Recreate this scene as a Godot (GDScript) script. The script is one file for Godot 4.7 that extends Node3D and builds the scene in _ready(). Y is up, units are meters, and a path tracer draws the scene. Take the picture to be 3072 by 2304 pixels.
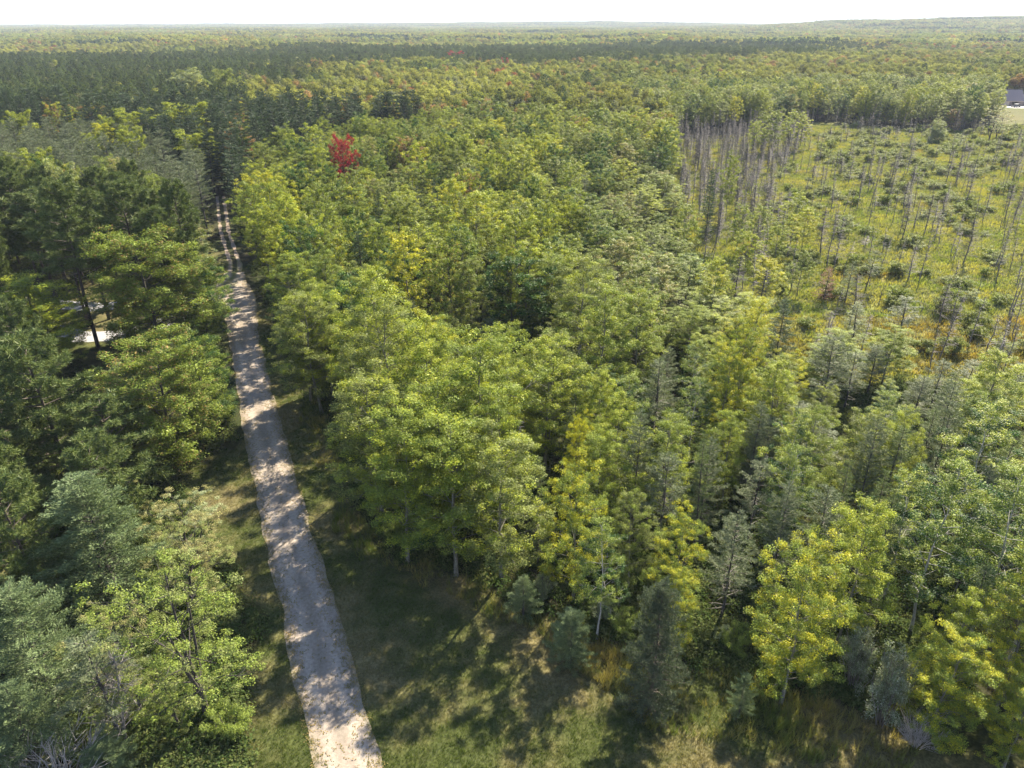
extends Node3D
# An aerial view over a mixed northern forest in early autumn: gravel road, mown verge, bog of dead trees.

const ROAD_Z := [-29.3, -36.6, -42.9, -55.3, -66.9, -78.7, -92.7, -111.4, -120.7, -131.4, -154.8, -186.6]
const ROAD_X := [-9.7, -12.85, -15.55, -21.05, -25.9, -30.8, -36.5, -43.6, -47.55, -51.0, -61.15, -73.25]
var LAWN := PackedVector2Array([Vector2(34, -12), Vector2(34, -27), Vector2(24, -32.5), Vector2(16, -36.5), Vector2(9.5, -37.5), Vector2(3.3, -41.9), Vector2(-4, -46.0), Vector2(-10.5, -49), Vector2(-14.1, -55), Vector2(-18.3, -66), Vector2(-22.5, -75), Vector2(-27.4, -84), Vector2(-32.6, -95), Vector2(-38.7, -110), Vector2(-42.1, -110), Vector2(-32.0, -84), Vector2(-22.0, -60), Vector2(-13.3, -40), Vector2(-5.4, -20), Vector2(-3, -12)])
var VERGE := PackedVector2Array([Vector2(-10.2, -20), Vector2(-14.2, -24), Vector2(-16.5, -31), Vector2(-18.7, -41), Vector2(-25.7, -51.9), Vector2(-33, -60.5), Vector2(-31.5, -64), Vector2(-27.4, -68), Vector2(-24.0, -60), Vector2(-19.7, -50), Vector2(-15.3, -40), Vector2(-11.0, -30)])
var CLEARING := PackedVector2Array([Vector2(-60.4, -139.0), Vector2(-53.1, -121.7), Vector2(-48.1, -120.2), Vector2(-54.1, -139.0)])
var GROVE_FLOOR := PackedVector2Array([Vector2(-64.6, -93.5), Vector2(-73.4, -113.6), Vector2(-73.2, -125.8), Vector2(-65.7, -118.2), Vector2(-52.4, -91.1), Vector2(-49.7, -83.2), Vector2(-52.0, -83.2)])
var BOG := PackedVector2Array([Vector2(60, -293), Vector2(44.6, -209.1), Vector2(34.9, -158.2), Vector2(29.0, -123.0), Vector2(29.2, -101.8), Vector2(32.8, -93.5), Vector2(37.5, -86.3), Vector2(41.9, -80.7), Vector2(49.7, -82.3), Vector2(54.1, -79.2), Vector2(57.3, -75.1), Vector2(110, -68), Vector2(160, -75), Vector2(262, -300), Vector2(262, -348), Vector2(221, -341), Vector2(181, -312), Vector2(152, -322), Vector2(136, -345), Vector2(98, -308)])
var SNAGS := PackedVector2Array([Vector2(62.8, -292.7), Vector2(38.0, -162.8), Vector2(39.5, -134.3), Vector2(46.3, -123.2), Vector2(61.2, -162.8), Vector2(68.7, -204.2), Vector2(100.7, -259.6), Vector2(122.3, -319.5), Vector2(92.6, -312.4)])
var YARD := PackedVector2Array([Vector2(204.6, -327.0), Vector2(224.3, -360.3), Vector2(265.1, -432.1), Vector2(355.4, -432.1), Vector2(276.4, -331.6)])
var RED_PINES := PackedVector2Array([Vector2(-108.1, -136.3), Vector2(-82.2, -128.9), Vector2(-60.3, -122.2), Vector2(-41.3, -98.0), Vector2(-37.7, -87.7), Vector2(-47.4, -93.9), Vector2(-55.3, -100.3), Vector2(-61.5, -98.0), Vector2(-75.9, -92.6)])
var GREY_PINES := PackedVector2Array([Vector2(-186.5, -240.3), Vector2(-119.3, -234.2), Vector2(-64.1, -168.7), Vector2(-47.1, -124.9), Vector2(-49.9, -117.9), Vector2(-74.6, -151.3), Vector2(-101.8, -159.6), Vector2(-133.8, -168.7)])
var DARK_PINES := PackedVector2Array([Vector2(-578.1, -774.0), Vector2(-144.7, -392.8), Vector2(-180.9, -649.3), Vector2(-41.2, -490.1), Vector2(-25.4, -261.0), Vector2(-53.4, -222.8), Vector2(-66.0, -189.2), Vector2(-51.8, -136.3), Vector2(-96.4, -189.2), Vector2(-150.7, -194.1)])
var LEFT_MIX := PackedVector2Array([Vector2(-89.9, -96.5), Vector2(-64.3, -96.5), Vector2(-48.2, -83.1), Vector2(-34.9, -62.0), Vector2(-29.0, -47.0), Vector2(-26.9, -36.9), Vector2(-18.7, -19.5), Vector2(-34.9, -19.5)])
var FRONT_MIX := PackedVector2Array([Vector2(2.2, -56.5), Vector2(10.9, -70.6), Vector2(24.8, -81.5), Vector2(42.0, -78.5), Vector2(69.5, -73.1), Vector2(29.4, -19.7), Vector2(1.3, -26.9)])
var PLANTATIONS := [PackedVector2Array([Vector2(-573.2, -711.1), Vector2(-381.5, -734.9), Vector2(-280.4, -734.9), Vector2(-249.5, -937.5), Vector2(-105.8, -391.1), Vector2(-156.0, -430.2), Vector2(-104.7, -259.3), Vector2(-214.7, -259.3)]), PackedVector2Array([Vector2(-266.2, -1000.9), Vector2(-103.8, -881.5), Vector2(25.1, -1000.9), Vector2(451.3, -1291.1), Vector2(258.5, -734.9), Vector2(96.4, -688.8), Vector2(14.5, -572.0), Vector2(-81.4, -688.8), Vector2(-147.7, -550.3)]), PackedVector2Array([Vector2(246.6, -1157.1), Vector2(517.2, -1220.5), Vector2(390.2, -918.0), Vector2(168.6, -787.3)])]
var REDS := [PackedVector2Array([Vector2(524.4, -1326.6), Vector2(969.2, -1586.8), Vector2(612.2, -997.9), Vector2(380.1, -958.2)]), PackedVector2Array([Vector2(-119.1, -921.5), Vector2(-47.0, -855.8), Vector2(-35.7, -647.1), Vector2(-77.9, -598.2)]), PackedVector2Array([Vector2(-25.2, -665.2), Vector2(5.2, -647.1), Vector2(3.8, -467.6), Vector2(-17.9, -467.6)])]
var WEEDS := PackedVector2Array([Vector2(2.7, -43.9), Vector2(7.2, -37.4), Vector2(12.3, -35.5), Vector2(21.3, -34.7), Vector2(34.0, -32.5), Vector2(30.8, -27.5), Vector2(20.1, -28.1), Vector2(14.8, -31.2), Vector2(9.1, -31.5), Vector2(5.7, -35.5), Vector2(0.8, -41.0)])
const DRIVES := [[[-47.4, -113.6], [-49.3, -107.6], [-51.6, -101.3], [-56.2, -96.7], [-61.3, -96.3], [-71.4, -101.3]], [[-62.3, -109.2], [-65.1, -108.4], [-70.3, -109.2], [-75.9, -111.4]]]
const HILLS := [[1950.0, -3000.0, 30.0, 700.0, 900.0], [1250.0, -2900.0, 16.0, 420.0, 600.0], [2600.0, -3400.0, 33.0, 700.0, 900.0], [500.0, -5200.0, 22.0, 1200.0, 700.0], [-1500.0, -5600.0, 10.0, 1800.0, 700.0]]
var GAP := PackedVector2Array([Vector2(-63.9, -92.4), Vector2(-51.9, -92.4), Vector2(-42.1, -72.9), Vector2(-39.6, -63.2), Vector2(-46.8, -63.2)])
var LOW_GROWTH := PackedVector2Array([Vector2(-48.0, -64.1), Vector2(-38.1, -64.1), Vector2(-30.3, -47.7), Vector2(-38.6, -47.7)])

var rng := RandomNumberGenerator.new()
var soft := FastNoiseLite.new()
var fine := FastNoiseLite.new()
var leaf_mat: StandardMaterial3D
var glossy_mat: StandardMaterial3D
var needle_mat: StandardMaterial3D
var bark_mat: StandardMaterial3D
var far_mat: StandardMaterial3D
var grass_mat: StandardMaterial3D
var kinds := {}      # kind -> list of prototypes {trunk, crown, height, radius, look}
var used_names := {}
var trees := []      # every placed thing: [x, z, crown radius]
var cells := {}      # the same by 8 m cells
var pending := []    # trees that get their label from the landmark nearest to them
var open_spots := []  # landmarks that stand clear: [x, z, height, width]
var landmarks := []  # [phrase, x, z]


func _ready() -> void:
	rng.seed = 11
	# ---------- camera, sky, sun, exposure ----------
	var cam := Camera3D.new()
	cam.name = "camera"
	add_child(cam)
	cam.fov = 55.1
	cam.position = Vector3(0, 40, 0)
	cam.rotation_degrees = Vector3(-26.2, 0, 0)
	cam.near = 0.5
	cam.far = 20000.0
	cam.current = true
	var sun := DirectionalLight3D.new()
	sun.name = "sun"
	add_child(sun)
	sun.light_color = Color(1.0, 0.95, 0.86)
	sun.light_energy = 1.6
	sun.light_angular_distance = 0.55
	sun.shadow_enabled = true
	sun.rotation_degrees = Vector3(-41.5, 180.0 - 31.0, 0)
	var sky_mat := ProceduralSkyMaterial.new()
	sky_mat.sky_top_color = Color(0.46, 0.56, 0.73)
	sky_mat.sky_horizon_color = Color(0.95, 0.97, 1.0)
	sky_mat.sky_curve = 0.13
	sky_mat.ground_bottom_color = Color(0.20, 0.22, 0.17)
	sky_mat.ground_horizon_color = Color(0.62, 0.66, 0.64)
	sky_mat.sun_angle_max = 20.0
	var sky := Sky.new()
	sky.sky_material = sky_mat
	var env := Environment.new()
	env.background_mode = Environment.BG_SKY
	env.sky = sky
	env.background_energy_multiplier = 0.55
	env.tonemap_mode = Environment.TONE_MAPPER_LINEAR
	env.tonemap_exposure = 4.25
	env.sdfgi_enabled = true
	env.ssao_enabled = true
	env.ssil_enabled = true
	env.fog_enabled = true
	env.fog_density = 0.0001
	env.fog_light_color = Color(0.86, 0.91, 1.0)
	var we := WorldEnvironment.new()
	we.name = "world_environment"
	we.environment = env
	add_child(we)

	soft.noise_type = FastNoiseLite.TYPE_SIMPLEX_SMOOTH
	soft.seed = 4
	soft.frequency = 0.02
	soft.fractal_octaves = 4
	fine.noise_type = FastNoiseLite.TYPE_SIMPLEX
	fine.seed = 9
	fine.frequency = 0.25
	fine.fractal_octaves = 3
	make_materials()
	make_ground()
	make_road()
	make_prototypes()
	place_landmarks()
	fill_edge()
	fill_forest()
	fill_bog()
	name_pending()
	make_far_forest()
	make_ground_cover()
	make_house()


# ---------------------------------------------------------------- helpers
func rf(a: float, b: float) -> float:
	return rng.randf_range(a, b)


func ball() -> Vector3:
	var v := Vector3(rf(-1, 1), rf(-1, 1), rf(-1, 1))
	while v.length_squared() > 1.0 or v.length_squared() < 0.001:
		v = Vector3(rf(-1, 1), rf(-1, 1), rf(-1, 1))
	return v


func numbered(called: String) -> String:
	var n: int = used_names.get(called, 0)
	used_names[called] = n + 1
	return called if n == 0 else "%s_%03d" % [called, n]


func tag(o: Node3D, label: String, category: String, group := "", kind := "") -> void:
	if label != "":
		o.set_meta("label", label)
	if category != "":
		o.set_meta("category", category)
	if group != "":
		o.set_meta("group", group)
	if kind != "":
		o.set_meta("kind", kind)


func part(called: String, mesh: Mesh, mat: Material, parent: Node) -> MeshInstance3D:
	var o := MeshInstance3D.new()
	o.name = called
	o.mesh = mesh
	if mat:
		o.material_override = mat
	parent.add_child(o, true)
	return o


func new_geo() -> Dictionary:
	return {"v": PackedVector3Array(), "n": PackedVector3Array(), "c": PackedColorArray(), "u": PackedVector2Array(), "i": PackedInt32Array()}


func geo_mesh(g: Dictionary) -> ArrayMesh:
	var a := []
	a.resize(Mesh.ARRAY_MAX)
	a[Mesh.ARRAY_VERTEX] = g.v
	if g.n.size():
		a[Mesh.ARRAY_NORMAL] = g.n
	if g.c.size():
		a[Mesh.ARRAY_COLOR] = g.c
	if g.u.size():
		a[Mesh.ARRAY_TEX_UV] = g.u
	if g.i.size():
		a[Mesh.ARRAY_INDEX] = g.i
	var m := ArrayMesh.new()
	m.add_surface_from_arrays(Mesh.PRIMITIVE_TRIANGLES, a)
	return m


func tube(g: Dictionary, pts: Array, radii: Array, sides: int, col: Color) -> void:
	var first: int = g.v.size()
	var up := Vector3.UP
	var run := 0.0
	for k in pts.size():
		var p: Vector3 = pts[k]
		var d: Vector3 = (pts[mini(k + 1, pts.size() - 1)] - pts[maxi(k - 1, 0)]).normalized()
		var side := d.cross(Vector3.FORWARD if absf(d.y) > 0.9 else up).normalized()
		var other := d.cross(side)
		if k > 0:
			run += p.distance_to(pts[k - 1])
		for s in sides:
			var a := TAU * s / sides
			var n := side * cos(a) + other * sin(a)
			g.v.append(p + n * radii[k])
			g.n.append(n)
			var j := rf(0.75, 1.2)
			g.c.append(Color(col.r * j, col.g * j, col.b * j))
			g.u.append(Vector2(float(s) / sides, run * 0.5))
	for k in pts.size() - 1:
		for s in sides:
			var a: int = first + k * sides + s
			var b: int = first + k * sides + (s + 1) % sides
			g.i.append_array(PackedInt32Array([a, a + sides, b, b, a + sides, b + sides]))


func box(g: Dictionary, lo: Vector3, hi: Vector3) -> void:
	var c := (lo + hi) / 2
	var h := (hi - lo) / 2
	for axis in 3:
		for s in [-1.0, 1.0]:
			var n := Vector3.ZERO
			n[axis] = s
			var t := Vector3.ZERO
			t[(axis + 1) % 3] = 1
			var b := n.cross(t)
			var first: int = g.v.size()
			for q in [[-1, -1], [1, -1], [1, 1], [-1, 1]]:
				g.v.append(c + (n + t * q[0] + b * q[1]) * h)
				g.n.append(n)
				g.u.append(Vector2(q[0], q[1]) * 0.5)
			g.i.append_array(PackedInt32Array([first, first + 2, first + 1, first, first + 3, first + 2]))


# ---------------------------------------------------------------- materials
func noise_tex(freq: float, seed_: int, lo: Color, hi: Color, size := 512, octaves := 5) -> NoiseTexture2D:
	var n := FastNoiseLite.new()
	n.noise_type = FastNoiseLite.TYPE_SIMPLEX
	n.seed = seed_
	n.frequency = freq
	n.fractal_octaves = octaves
	n.fractal_gain = 0.65
	var t := NoiseTexture2D.new()
	t.width = size
	t.height = size
	t.seamless = true
	t.noise = n
	var r := Gradient.new()
	r.set_color(0, lo)
	r.set_color(1, hi)
	t.color_ramp = r
	return t


func make_materials() -> void:
	leaf_mat = StandardMaterial3D.new()
	leaf_mat.resource_name = "leaves"
	leaf_mat.vertex_color_use_as_albedo = true
	leaf_mat.roughness = 0.45
	leaf_mat.metallic_specular = 0.22
	leaf_mat.backlight_enabled = true
	leaf_mat.backlight = Color(0.95, 0.93, 0.6)
	glossy_mat = leaf_mat.duplicate()
	glossy_mat.resource_name = "glossy_leaves"
	glossy_mat.roughness = 0.5
	glossy_mat.metallic_specular = 0.3
	glossy_mat.backlight = Color(0.9, 0.9, 0.66)
	needle_mat = leaf_mat.duplicate()
	needle_mat.resource_name = "needles"
	needle_mat.roughness = 0.5
	needle_mat.metallic_specular = 0.25
	needle_mat.backlight = Color(0.6, 0.6, 0.44)
	grass_mat = leaf_mat.duplicate()
	grass_mat.resource_name = "grass_blades"
	grass_mat.roughness = 0.7
	grass_mat.metallic_specular = 0.2
	far_mat = leaf_mat.duplicate()
	far_mat.resource_name = "far_leaves"
	far_mat.roughness = 0.8
	far_mat.metallic_specular = 0.12
	bark_mat = StandardMaterial3D.new()
	bark_mat.resource_name = "bark"
	bark_mat.vertex_color_use_as_albedo = true
	bark_mat.albedo_texture = noise_tex(0.03, 3, Color(0.55, 0.53, 0.5), Color(1, 1, 1), 128)
	bark_mat.roughness = 0.85


# ---------------------------------------------------------------- the ground
func road_x(z: float) -> float:      # centre line of the road
	var zs := ROAD_Z
	var xs := ROAD_X
	for k in zs.size() - 1:
		if z <= zs[k] and z >= zs[k + 1]:
			var t: float = (z - zs[k]) / (zs[k + 1] - zs[k])
			return lerpf(xs[k], xs[k + 1], t)
	return xs[0] + (z - zs[0]) * 0.35 if z > zs[0] else xs[-1] + (z - zs[-1]) * 0.38


func road_half(z: float) -> float:
	if z > -95.0:
		return 2.12
	if z > -113.0:
		return lerpf(2.12, 2.8, (-95.0 - z) / 18.0)
	return lerpf(2.8, 1.6, clampf((-113.0 - z) / 16.0, 0, 1))


func land(x: float, z: float) -> float:      # height of the ground
	var d := Vector2(x, z).length()
	var h := 0.12 * soft.get_noise_2d(x * 1.5, z * 1.5)
	var far := clampf((d - 300.0) / 900.0, 0, 1)
	h += far * far * 9.0 * soft.get_noise_2d(x * 0.12 + 300.0, z * 0.12)
	for hill in HILLS:
		var q := Vector2((x - hill[0]) / hill[3], (z - hill[1]) / hill[4])
		h += hill[2] * exp(-q.length_squared())
	return h


func inside(p: Vector2, poly: PackedVector2Array) -> bool:
	return Geometry2D.is_point_in_polygon(p, poly)


func in_lawn(x: float, z: float) -> bool:
	var p := Vector2(x + 0.9 * fine.get_noise_2d(x, z), z + 0.9 * fine.get_noise_2d(x + 70.0, z))
	return inside(p, LAWN) or inside(p, VERGE) or inside(p, CLEARING) or inside(p, GROVE_FLOOR)


func in_bog(x: float, z: float) -> bool:
	var p := Vector2(x + 5.0 * soft.get_noise_2d(x * 3.0, z * 3.0), z + 5.0 * soft.get_noise_2d(x * 3.0 + 90.0, z * 3.0))
	return inside(p, BOG)


func ground_color(x: float, z: float) -> Color:
	var n := soft.get_noise_2d(x * 4.0, z * 4.0)
	var f := fine.get_noise_2d(x * 2.0, z * 2.0)
	var c := Color(0.052, 0.045, 0.026).lerp(Color(0.045, 0.06, 0.02), clampf(n + 0.5, 0, 1))
	if z > -420.0 and absf(x) < 420.0:
		if in_lawn(x, z):
			c = Color(0.075, 0.09, 0.03).lerp(Color(0.18, 0.155, 0.08), clampf(0.45 + 1.3 * n + 0.5 * f, 0, 1))
		elif in_bog(x, z):
			c = Color(0.17, 0.215, 0.055).lerp(Color(0.31, 0.31, 0.085), clampf(0.45 + 1.4 * n + 0.4 * f, 0, 1))
			var rust := clampf(soft.get_noise_2d(x * 2.0 + 500.0, z * 2.0) * 3.0 + (0.5 if z > -104.0 and z < -84.0 else -0.9), 0, 1)
			c = c.lerp(Color(0.26, 0.13, 0.04), rust * 0.4)
		elif inside(Vector2(x, z), YARD):
			c = Color(0.17, 0.155, 0.07).lerp(Color(0.10, 0.13, 0.04), clampf(0.5 + n, 0, 1))
	var j := 1.0 + 0.25 * f
	return Color(c.r * j, c.g * j, c.b * j)


func grow_lines(from: float, to: float, step: float, growth: float) -> Array:
	var out := []
	var x := from
	while absf(x - from) < absf(to - from):
		x += step
		step *= growth
		out.append(x)
	return out


func make_ground() -> void:
	var xs := []
	var x := -62.0
	while x <= 72.0:
		xs.append(x)
		x += 0.7
	var left := grow_lines(-62.0, -9000.0, -0.9, 1.09)
	left.reverse()
	xs = left + xs + grow_lines(xs[-1], 9000.0, 0.9, 1.09)
	var zs := []
	var z := -18.0
	while z >= -135.0:
		zs.append(z)
		z -= 0.7
	var back := grow_lines(-18.0, 300.0, 2.0, 1.3)
	back.reverse()
	zs = back + zs + grow_lines(zs[-1], -11000.0, -0.8, 1.035)
	var g := new_geo()
	var w := xs.size()
	for b in zs:
		for a in xs:
			g.v.append(Vector3(a, land(a, b), b))
			g.c.append(ground_color(a, b))
			g.u.append(Vector2(a, b) / 6.0)
	for b in zs.size() - 1:
		for a in w - 1:
			var k: int = b * w + a
			g.i.append_array(PackedInt32Array([k, k + w, k + w + 1, k, k + w + 1, k + 1]))
	var up := PackedVector3Array()
	up.resize(g.v.size())
	up.fill(Vector3.UP)
	g.n = up
	var m := StandardMaterial3D.new()
	m.resource_name = "soil_and_grass"
	m.vertex_color_use_as_albedo = true
	m.albedo_texture = noise_tex(0.02, 21, Color(0.55, 0.55, 0.5), Color(1.0, 1.0, 0.97), 1024, 6)
	m.roughness = 0.95
	m.metallic_specular = 0.2
	var o := part("ground", geo_mesh(g), m, self)
	tag(o, "", "", "", "structure")


func strip(zs: Array, edge: Callable, across: int, lift: float, col: Callable) -> ArrayMesh:
	var g := new_geo()
	for z in zs:
		var e: Array = edge.call(z)
		for k in across + 1:
			var t := float(k) / across
			var x: float = lerpf(e[0], e[1], t)
			g.v.append(Vector3(x, land(x, z) + lift + 0.02 * sin(t * PI), z))
			g.n.append(Vector3.UP)
			g.u.append(Vector2(x, z) / 9.0)
			g.c.append(col.call(x, z, t))
	for b in zs.size() - 1:
		for a in across:
			var k: int = b * (across + 1) + a
			g.i.append_array(PackedInt32Array([k, k + across + 1, k + across + 2, k, k + across + 2, k + 1]))
	return geo_mesh(g)


func make_road() -> void:
	var gravel := StandardMaterial3D.new()
	gravel.resource_name = "gravel"
	gravel.vertex_color_use_as_albedo = true
	gravel.albedo_texture = noise_tex(0.02, 5, Color(0.82, 0.81, 0.79), Color(1, 1, 1), 1024, 8)
	gravel.roughness = 0.95
	gravel.heightmap_enabled = true
	gravel.heightmap_texture = noise_tex(0.15, 6, Color.BLACK, Color.WHITE, 512, 4)
	gravel.heightmap_scale = 1.5
	gravel.metallic_specular = 0.2
	var zs := []
	var z := 10.0
	while z > -127.0:
		zs.append(z)
		z -= 0.5
	var edge := func(q: float) -> Array:
		var h := road_half(q)
		var flare := 3.2 * exp(-pow((q + 117.0) / 5.0, 2.0))
		var c := road_x(q)
		return [c - h - flare + 0.3 * fine.get_noise_2d(q * 0.6, 4.0), c + h + 0.3 * fine.get_noise_2d(q * 0.6, 44.0)]
	var col := func(x: float, q: float, t: float) -> Color:
		var wheel := exp(-pow((t - 0.28) / 0.1, 2.0)) + exp(-pow((t - 0.72) / 0.1, 2.0))
		var n := soft.get_noise_2d(x * 9.0, q * 3.0)
		var c := Color(0.265, 0.225, 0.185).lerp(Color(0.34, 0.295, 0.25), clampf(wheel * 0.95 - 0.1 + 0.9 * n + 0.35 * fine.get_noise_2d(x * 5.0, q * 1.2), 0, 1))
		c = c.lerp(Color(0.20, 0.175, 0.14), clampf(exp(-pow((t - 0.5) / 0.06, 2.0)) * (0.4 + 1.0 * fine.get_noise_2d(x * 1.5, q * 0.4)), 0, 0.6))
		var rim := clampf((absf(t - 0.5) - 0.40) * 7.0 + 0.7 * fine.get_noise_2d(x * 3.0, q * 3.0), 0, 1)
		c = c.lerp(Color(0.2, 0.18, 0.10), rim * 0.7)
		var grassy := clampf((-115.0 - q) / 8.0, 0, 1) * clampf(1.6 - absf(t - 0.5) * 7.0 + fine.get_noise_2d(x * 2.0, q), 0, 1)
		return c.lerp(Color(0.13, 0.14, 0.05), grassy)
	var o := part("road", strip(zs, edge, 22, 0.03, col), gravel, self)
	tag(o, "", "", "", "structure")
	# beyond the turn-in it is two wheel tracks with grass between them
	for side in [-1.0, 1.0]:
		var zt := []
		z = -126.0
		while z > -190.0:
			zt.append(z)
			z -= 0.6
		var track_edge := func(q: float) -> Array:
			var c: float = road_x(q) + side * 0.85
			var hw := 0.4 + 0.25 * fine.get_noise_2d(q * 0.8, 9.0 + side)
			return [c - hw, c + hw]
		var track_col := func(x: float, q: float, t: float) -> Color:
			var c := Color(0.22, 0.175, 0.14).lerp(Color(0.31, 0.255, 0.215), clampf(0.5 + fine.get_noise_2d(x, q), 0, 1))
			return c.lerp(Color(0.15, 0.15, 0.06), clampf(absf(t - 0.5) * 2.0 - 0.5 + 1.2 * soft.get_noise_2d(x * 9.0, q * 4.0), 0, 0.9))
		var tr := part("road_track" if side < 0 else "road_track_001", strip(zt, track_edge, 4, 0.038, track_col), gravel, self)
		tag(tr, "", "", "", "structure")
	# the paved drive glimpsed between the pine trunks
	var drive := StandardMaterial3D.new()
	drive.resource_name = "pale_drive"
	drive.albedo_color = Color(0.60, 0.60, 0.61)
	drive.albedo_texture = noise_tex(0.05, 15, Color(0.8, 0.8, 0.8), Color(1, 1, 1), 256)
	drive.roughness = 0.9
	var k := 0
	for line in DRIVES:
		var g := new_geo()
		var curve := Curve3D.new()
		for p in line:
			curve.add_point(Vector3(p[0], 0, p[1]))
		var n := 40
		for q in n + 1:
			var at := curve.sample_baked(curve.get_baked_length() * q / n)
			var next := curve.sample_baked(minf(curve.get_baked_length() * q / n + 0.3, curve.get_baked_length()))
			var back := curve.sample_baked(maxf(curve.get_baked_length() * q / n - 0.3, 0.0))
			var s := (next - back).normalized().cross(Vector3.UP)
			for t in [-1.0, 1.0]:
				var p: Vector3 = at + s * t * (1.9 + 0.25 * fine.get_noise_2d(q * 2.0, t * 30.0))
				g.v.append(Vector3(p.x, land(p.x, p.z) + 0.024, p.z))
				g.n.append(Vector3.UP)
				g.u.append(Vector2(p.x, p.z) / 3.0)
		for q in n:
			g.i.append_array(PackedInt32Array([q * 2, q * 2 + 2, q * 2 + 1, q * 2 + 1, q * 2 + 2, q * 2 + 3]))
		var d := part("driveway" if k == 0 else "driveway_%03d" % k, geo_mesh(g), drive, self)
		tag(d, "", "", "", "structure")
		k += 1


# ---------------------------------------------------------------- foliage
# A spray is a handful of leaves round one point; a crown is many sprays set along its limbs.
func leaf(v: PackedVector3Array, c: PackedColorArray, p: Vector3, normal: Vector3, size: float, slim: float, col: Color) -> void:
	var t := normal.cross(ball()).normalized()
	var b := normal.cross(t)
	v.append(p + t * size * 0.6)
	v.append(p - t * size * 0.4 + b * size * slim)
	v.append(p - t * size * 0.3 - b * size * slim)
	for k in 3:
		c.append(col)


func tone(cols: Array, spread: float) -> Color:
	var a: Color = cols[rng.randi() % cols.size()]
	var j := rf(1.0 - spread, 1.0 + spread)
	return Color(a.r * j, a.g * j, a.b * j)


func leaf_sprays(count: int, n: int, r: float, flat: float, size: float, cols: Array) -> Array:
	var out := []
	for k in count:
		var v := PackedVector3Array()
		var c := PackedColorArray()
		var whole := rf(0.78, 1.22)
		for q in n:
			var d := ball()
			var p := d * r * (0.55 + 0.45 * rng.randf())
			p.y *= flat
			var normal := (d * 0.5 + Vector3.UP * 0.7 + ball() * 0.9).normalized()
			leaf(v, c, p, normal, size * rf(0.7, 1.3), rf(0.3, 0.45), tone(cols, 0.3) * whole)
		out.append([v, c])
	return out


func needle_sprays(count: int, n: int, length: float, width: float, lift: float, size: float, cols: Array) -> Array:      # along +x, from 0 to length
	var out := []
	for k in count:
		var v := PackedVector3Array()
		var c := PackedColorArray()
		for q in n:
			var t := pow(rng.randf(), 0.7)
			var s := rf(-1, 1)
			var p := Vector3(t * length, rf(-0.1, 1.0) * lift, s * width * (1.05 - t * 0.6))
			var dir := (Vector3(0.8, rf(-0.1, 0.7), s * 1.0) + ball() * 0.4).normalized()
			var wide := dir.cross(ball()).normalized() * size * 0.14
			v.append(p + dir * size)
			v.append(p + wide)
			v.append(p - wide)
			var col := tone(cols, 0.25)
			for e in 3:
				c.append(col)
		out.append([v, c])
	return out


func tufts(count: int, n: int, r: float, cols: Array) -> Array:      # needles that stand out from one point, as on a red pine
	var out := []
	for k in count:
		var v := PackedVector3Array()
		var c := PackedColorArray()
		for q in n:
			var dir := (ball().normalized() + Vector3(0.35, 0.3, 0)).normalized()
			var at := dir * r * rf(0.05, 0.3) + ball() * r * 0.25
			var wide := dir.cross(ball()).normalized() * r * 0.06
			v.append(at + dir * r * rf(0.6, 1.0))
			v.append(at + wide)
			v.append(at - wide)
			var col := tone(cols, 0.25)
			for e in 3:
				c.append(col)
		out.append([v, c])
	return out


func set_spray(g: Dictionary, list: Array, where: Transform3D) -> void:
	var s: Array = list[rng.randi() % list.size()]
	g.v.append_array(where * (s[0] as PackedVector3Array))
	g.c.append_array(s[1])


func turned(scale: float, flat: float) -> Basis:
	return Basis(Vector3.UP, rf(0, TAU)) * Basis(Vector3.RIGHT, rf(-0.4, 0.4)) * Basis.from_scale(Vector3(scale, scale * flat, scale))


func keep(kind: String, trunk: Dictionary, crown: Dictionary, height: float, radius: float, look: String, mat: Material) -> void:
	if not kinds.has(kind):
		kinds[kind] = []
	kinds[kind].append({"trunk": geo_mesh(trunk), "crown": geo_mesh(crown) if crown.v.size() else null, "height": height, "radius": radius, "look": look, "mat": mat})


func trunk_line(height: float, wander: float, n: int) -> Array:
	var pts := []
	var off := Vector3.ZERO
	for k in n + 1:
		pts.append(Vector3(off.x, height * k / n - (0.3 if k == 0 else 0.0), off.z))
		off += Vector3(rf(-1, 1), 0, rf(-1, 1)) * wander
	return pts


func along(pts: Array, t: float) -> Vector3:
	var f := clampf(t, 0, 0.9999) * (pts.size() - 1)
	return (pts[int(f)] as Vector3).lerp(pts[int(f) + 1], f - int(f))


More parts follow.
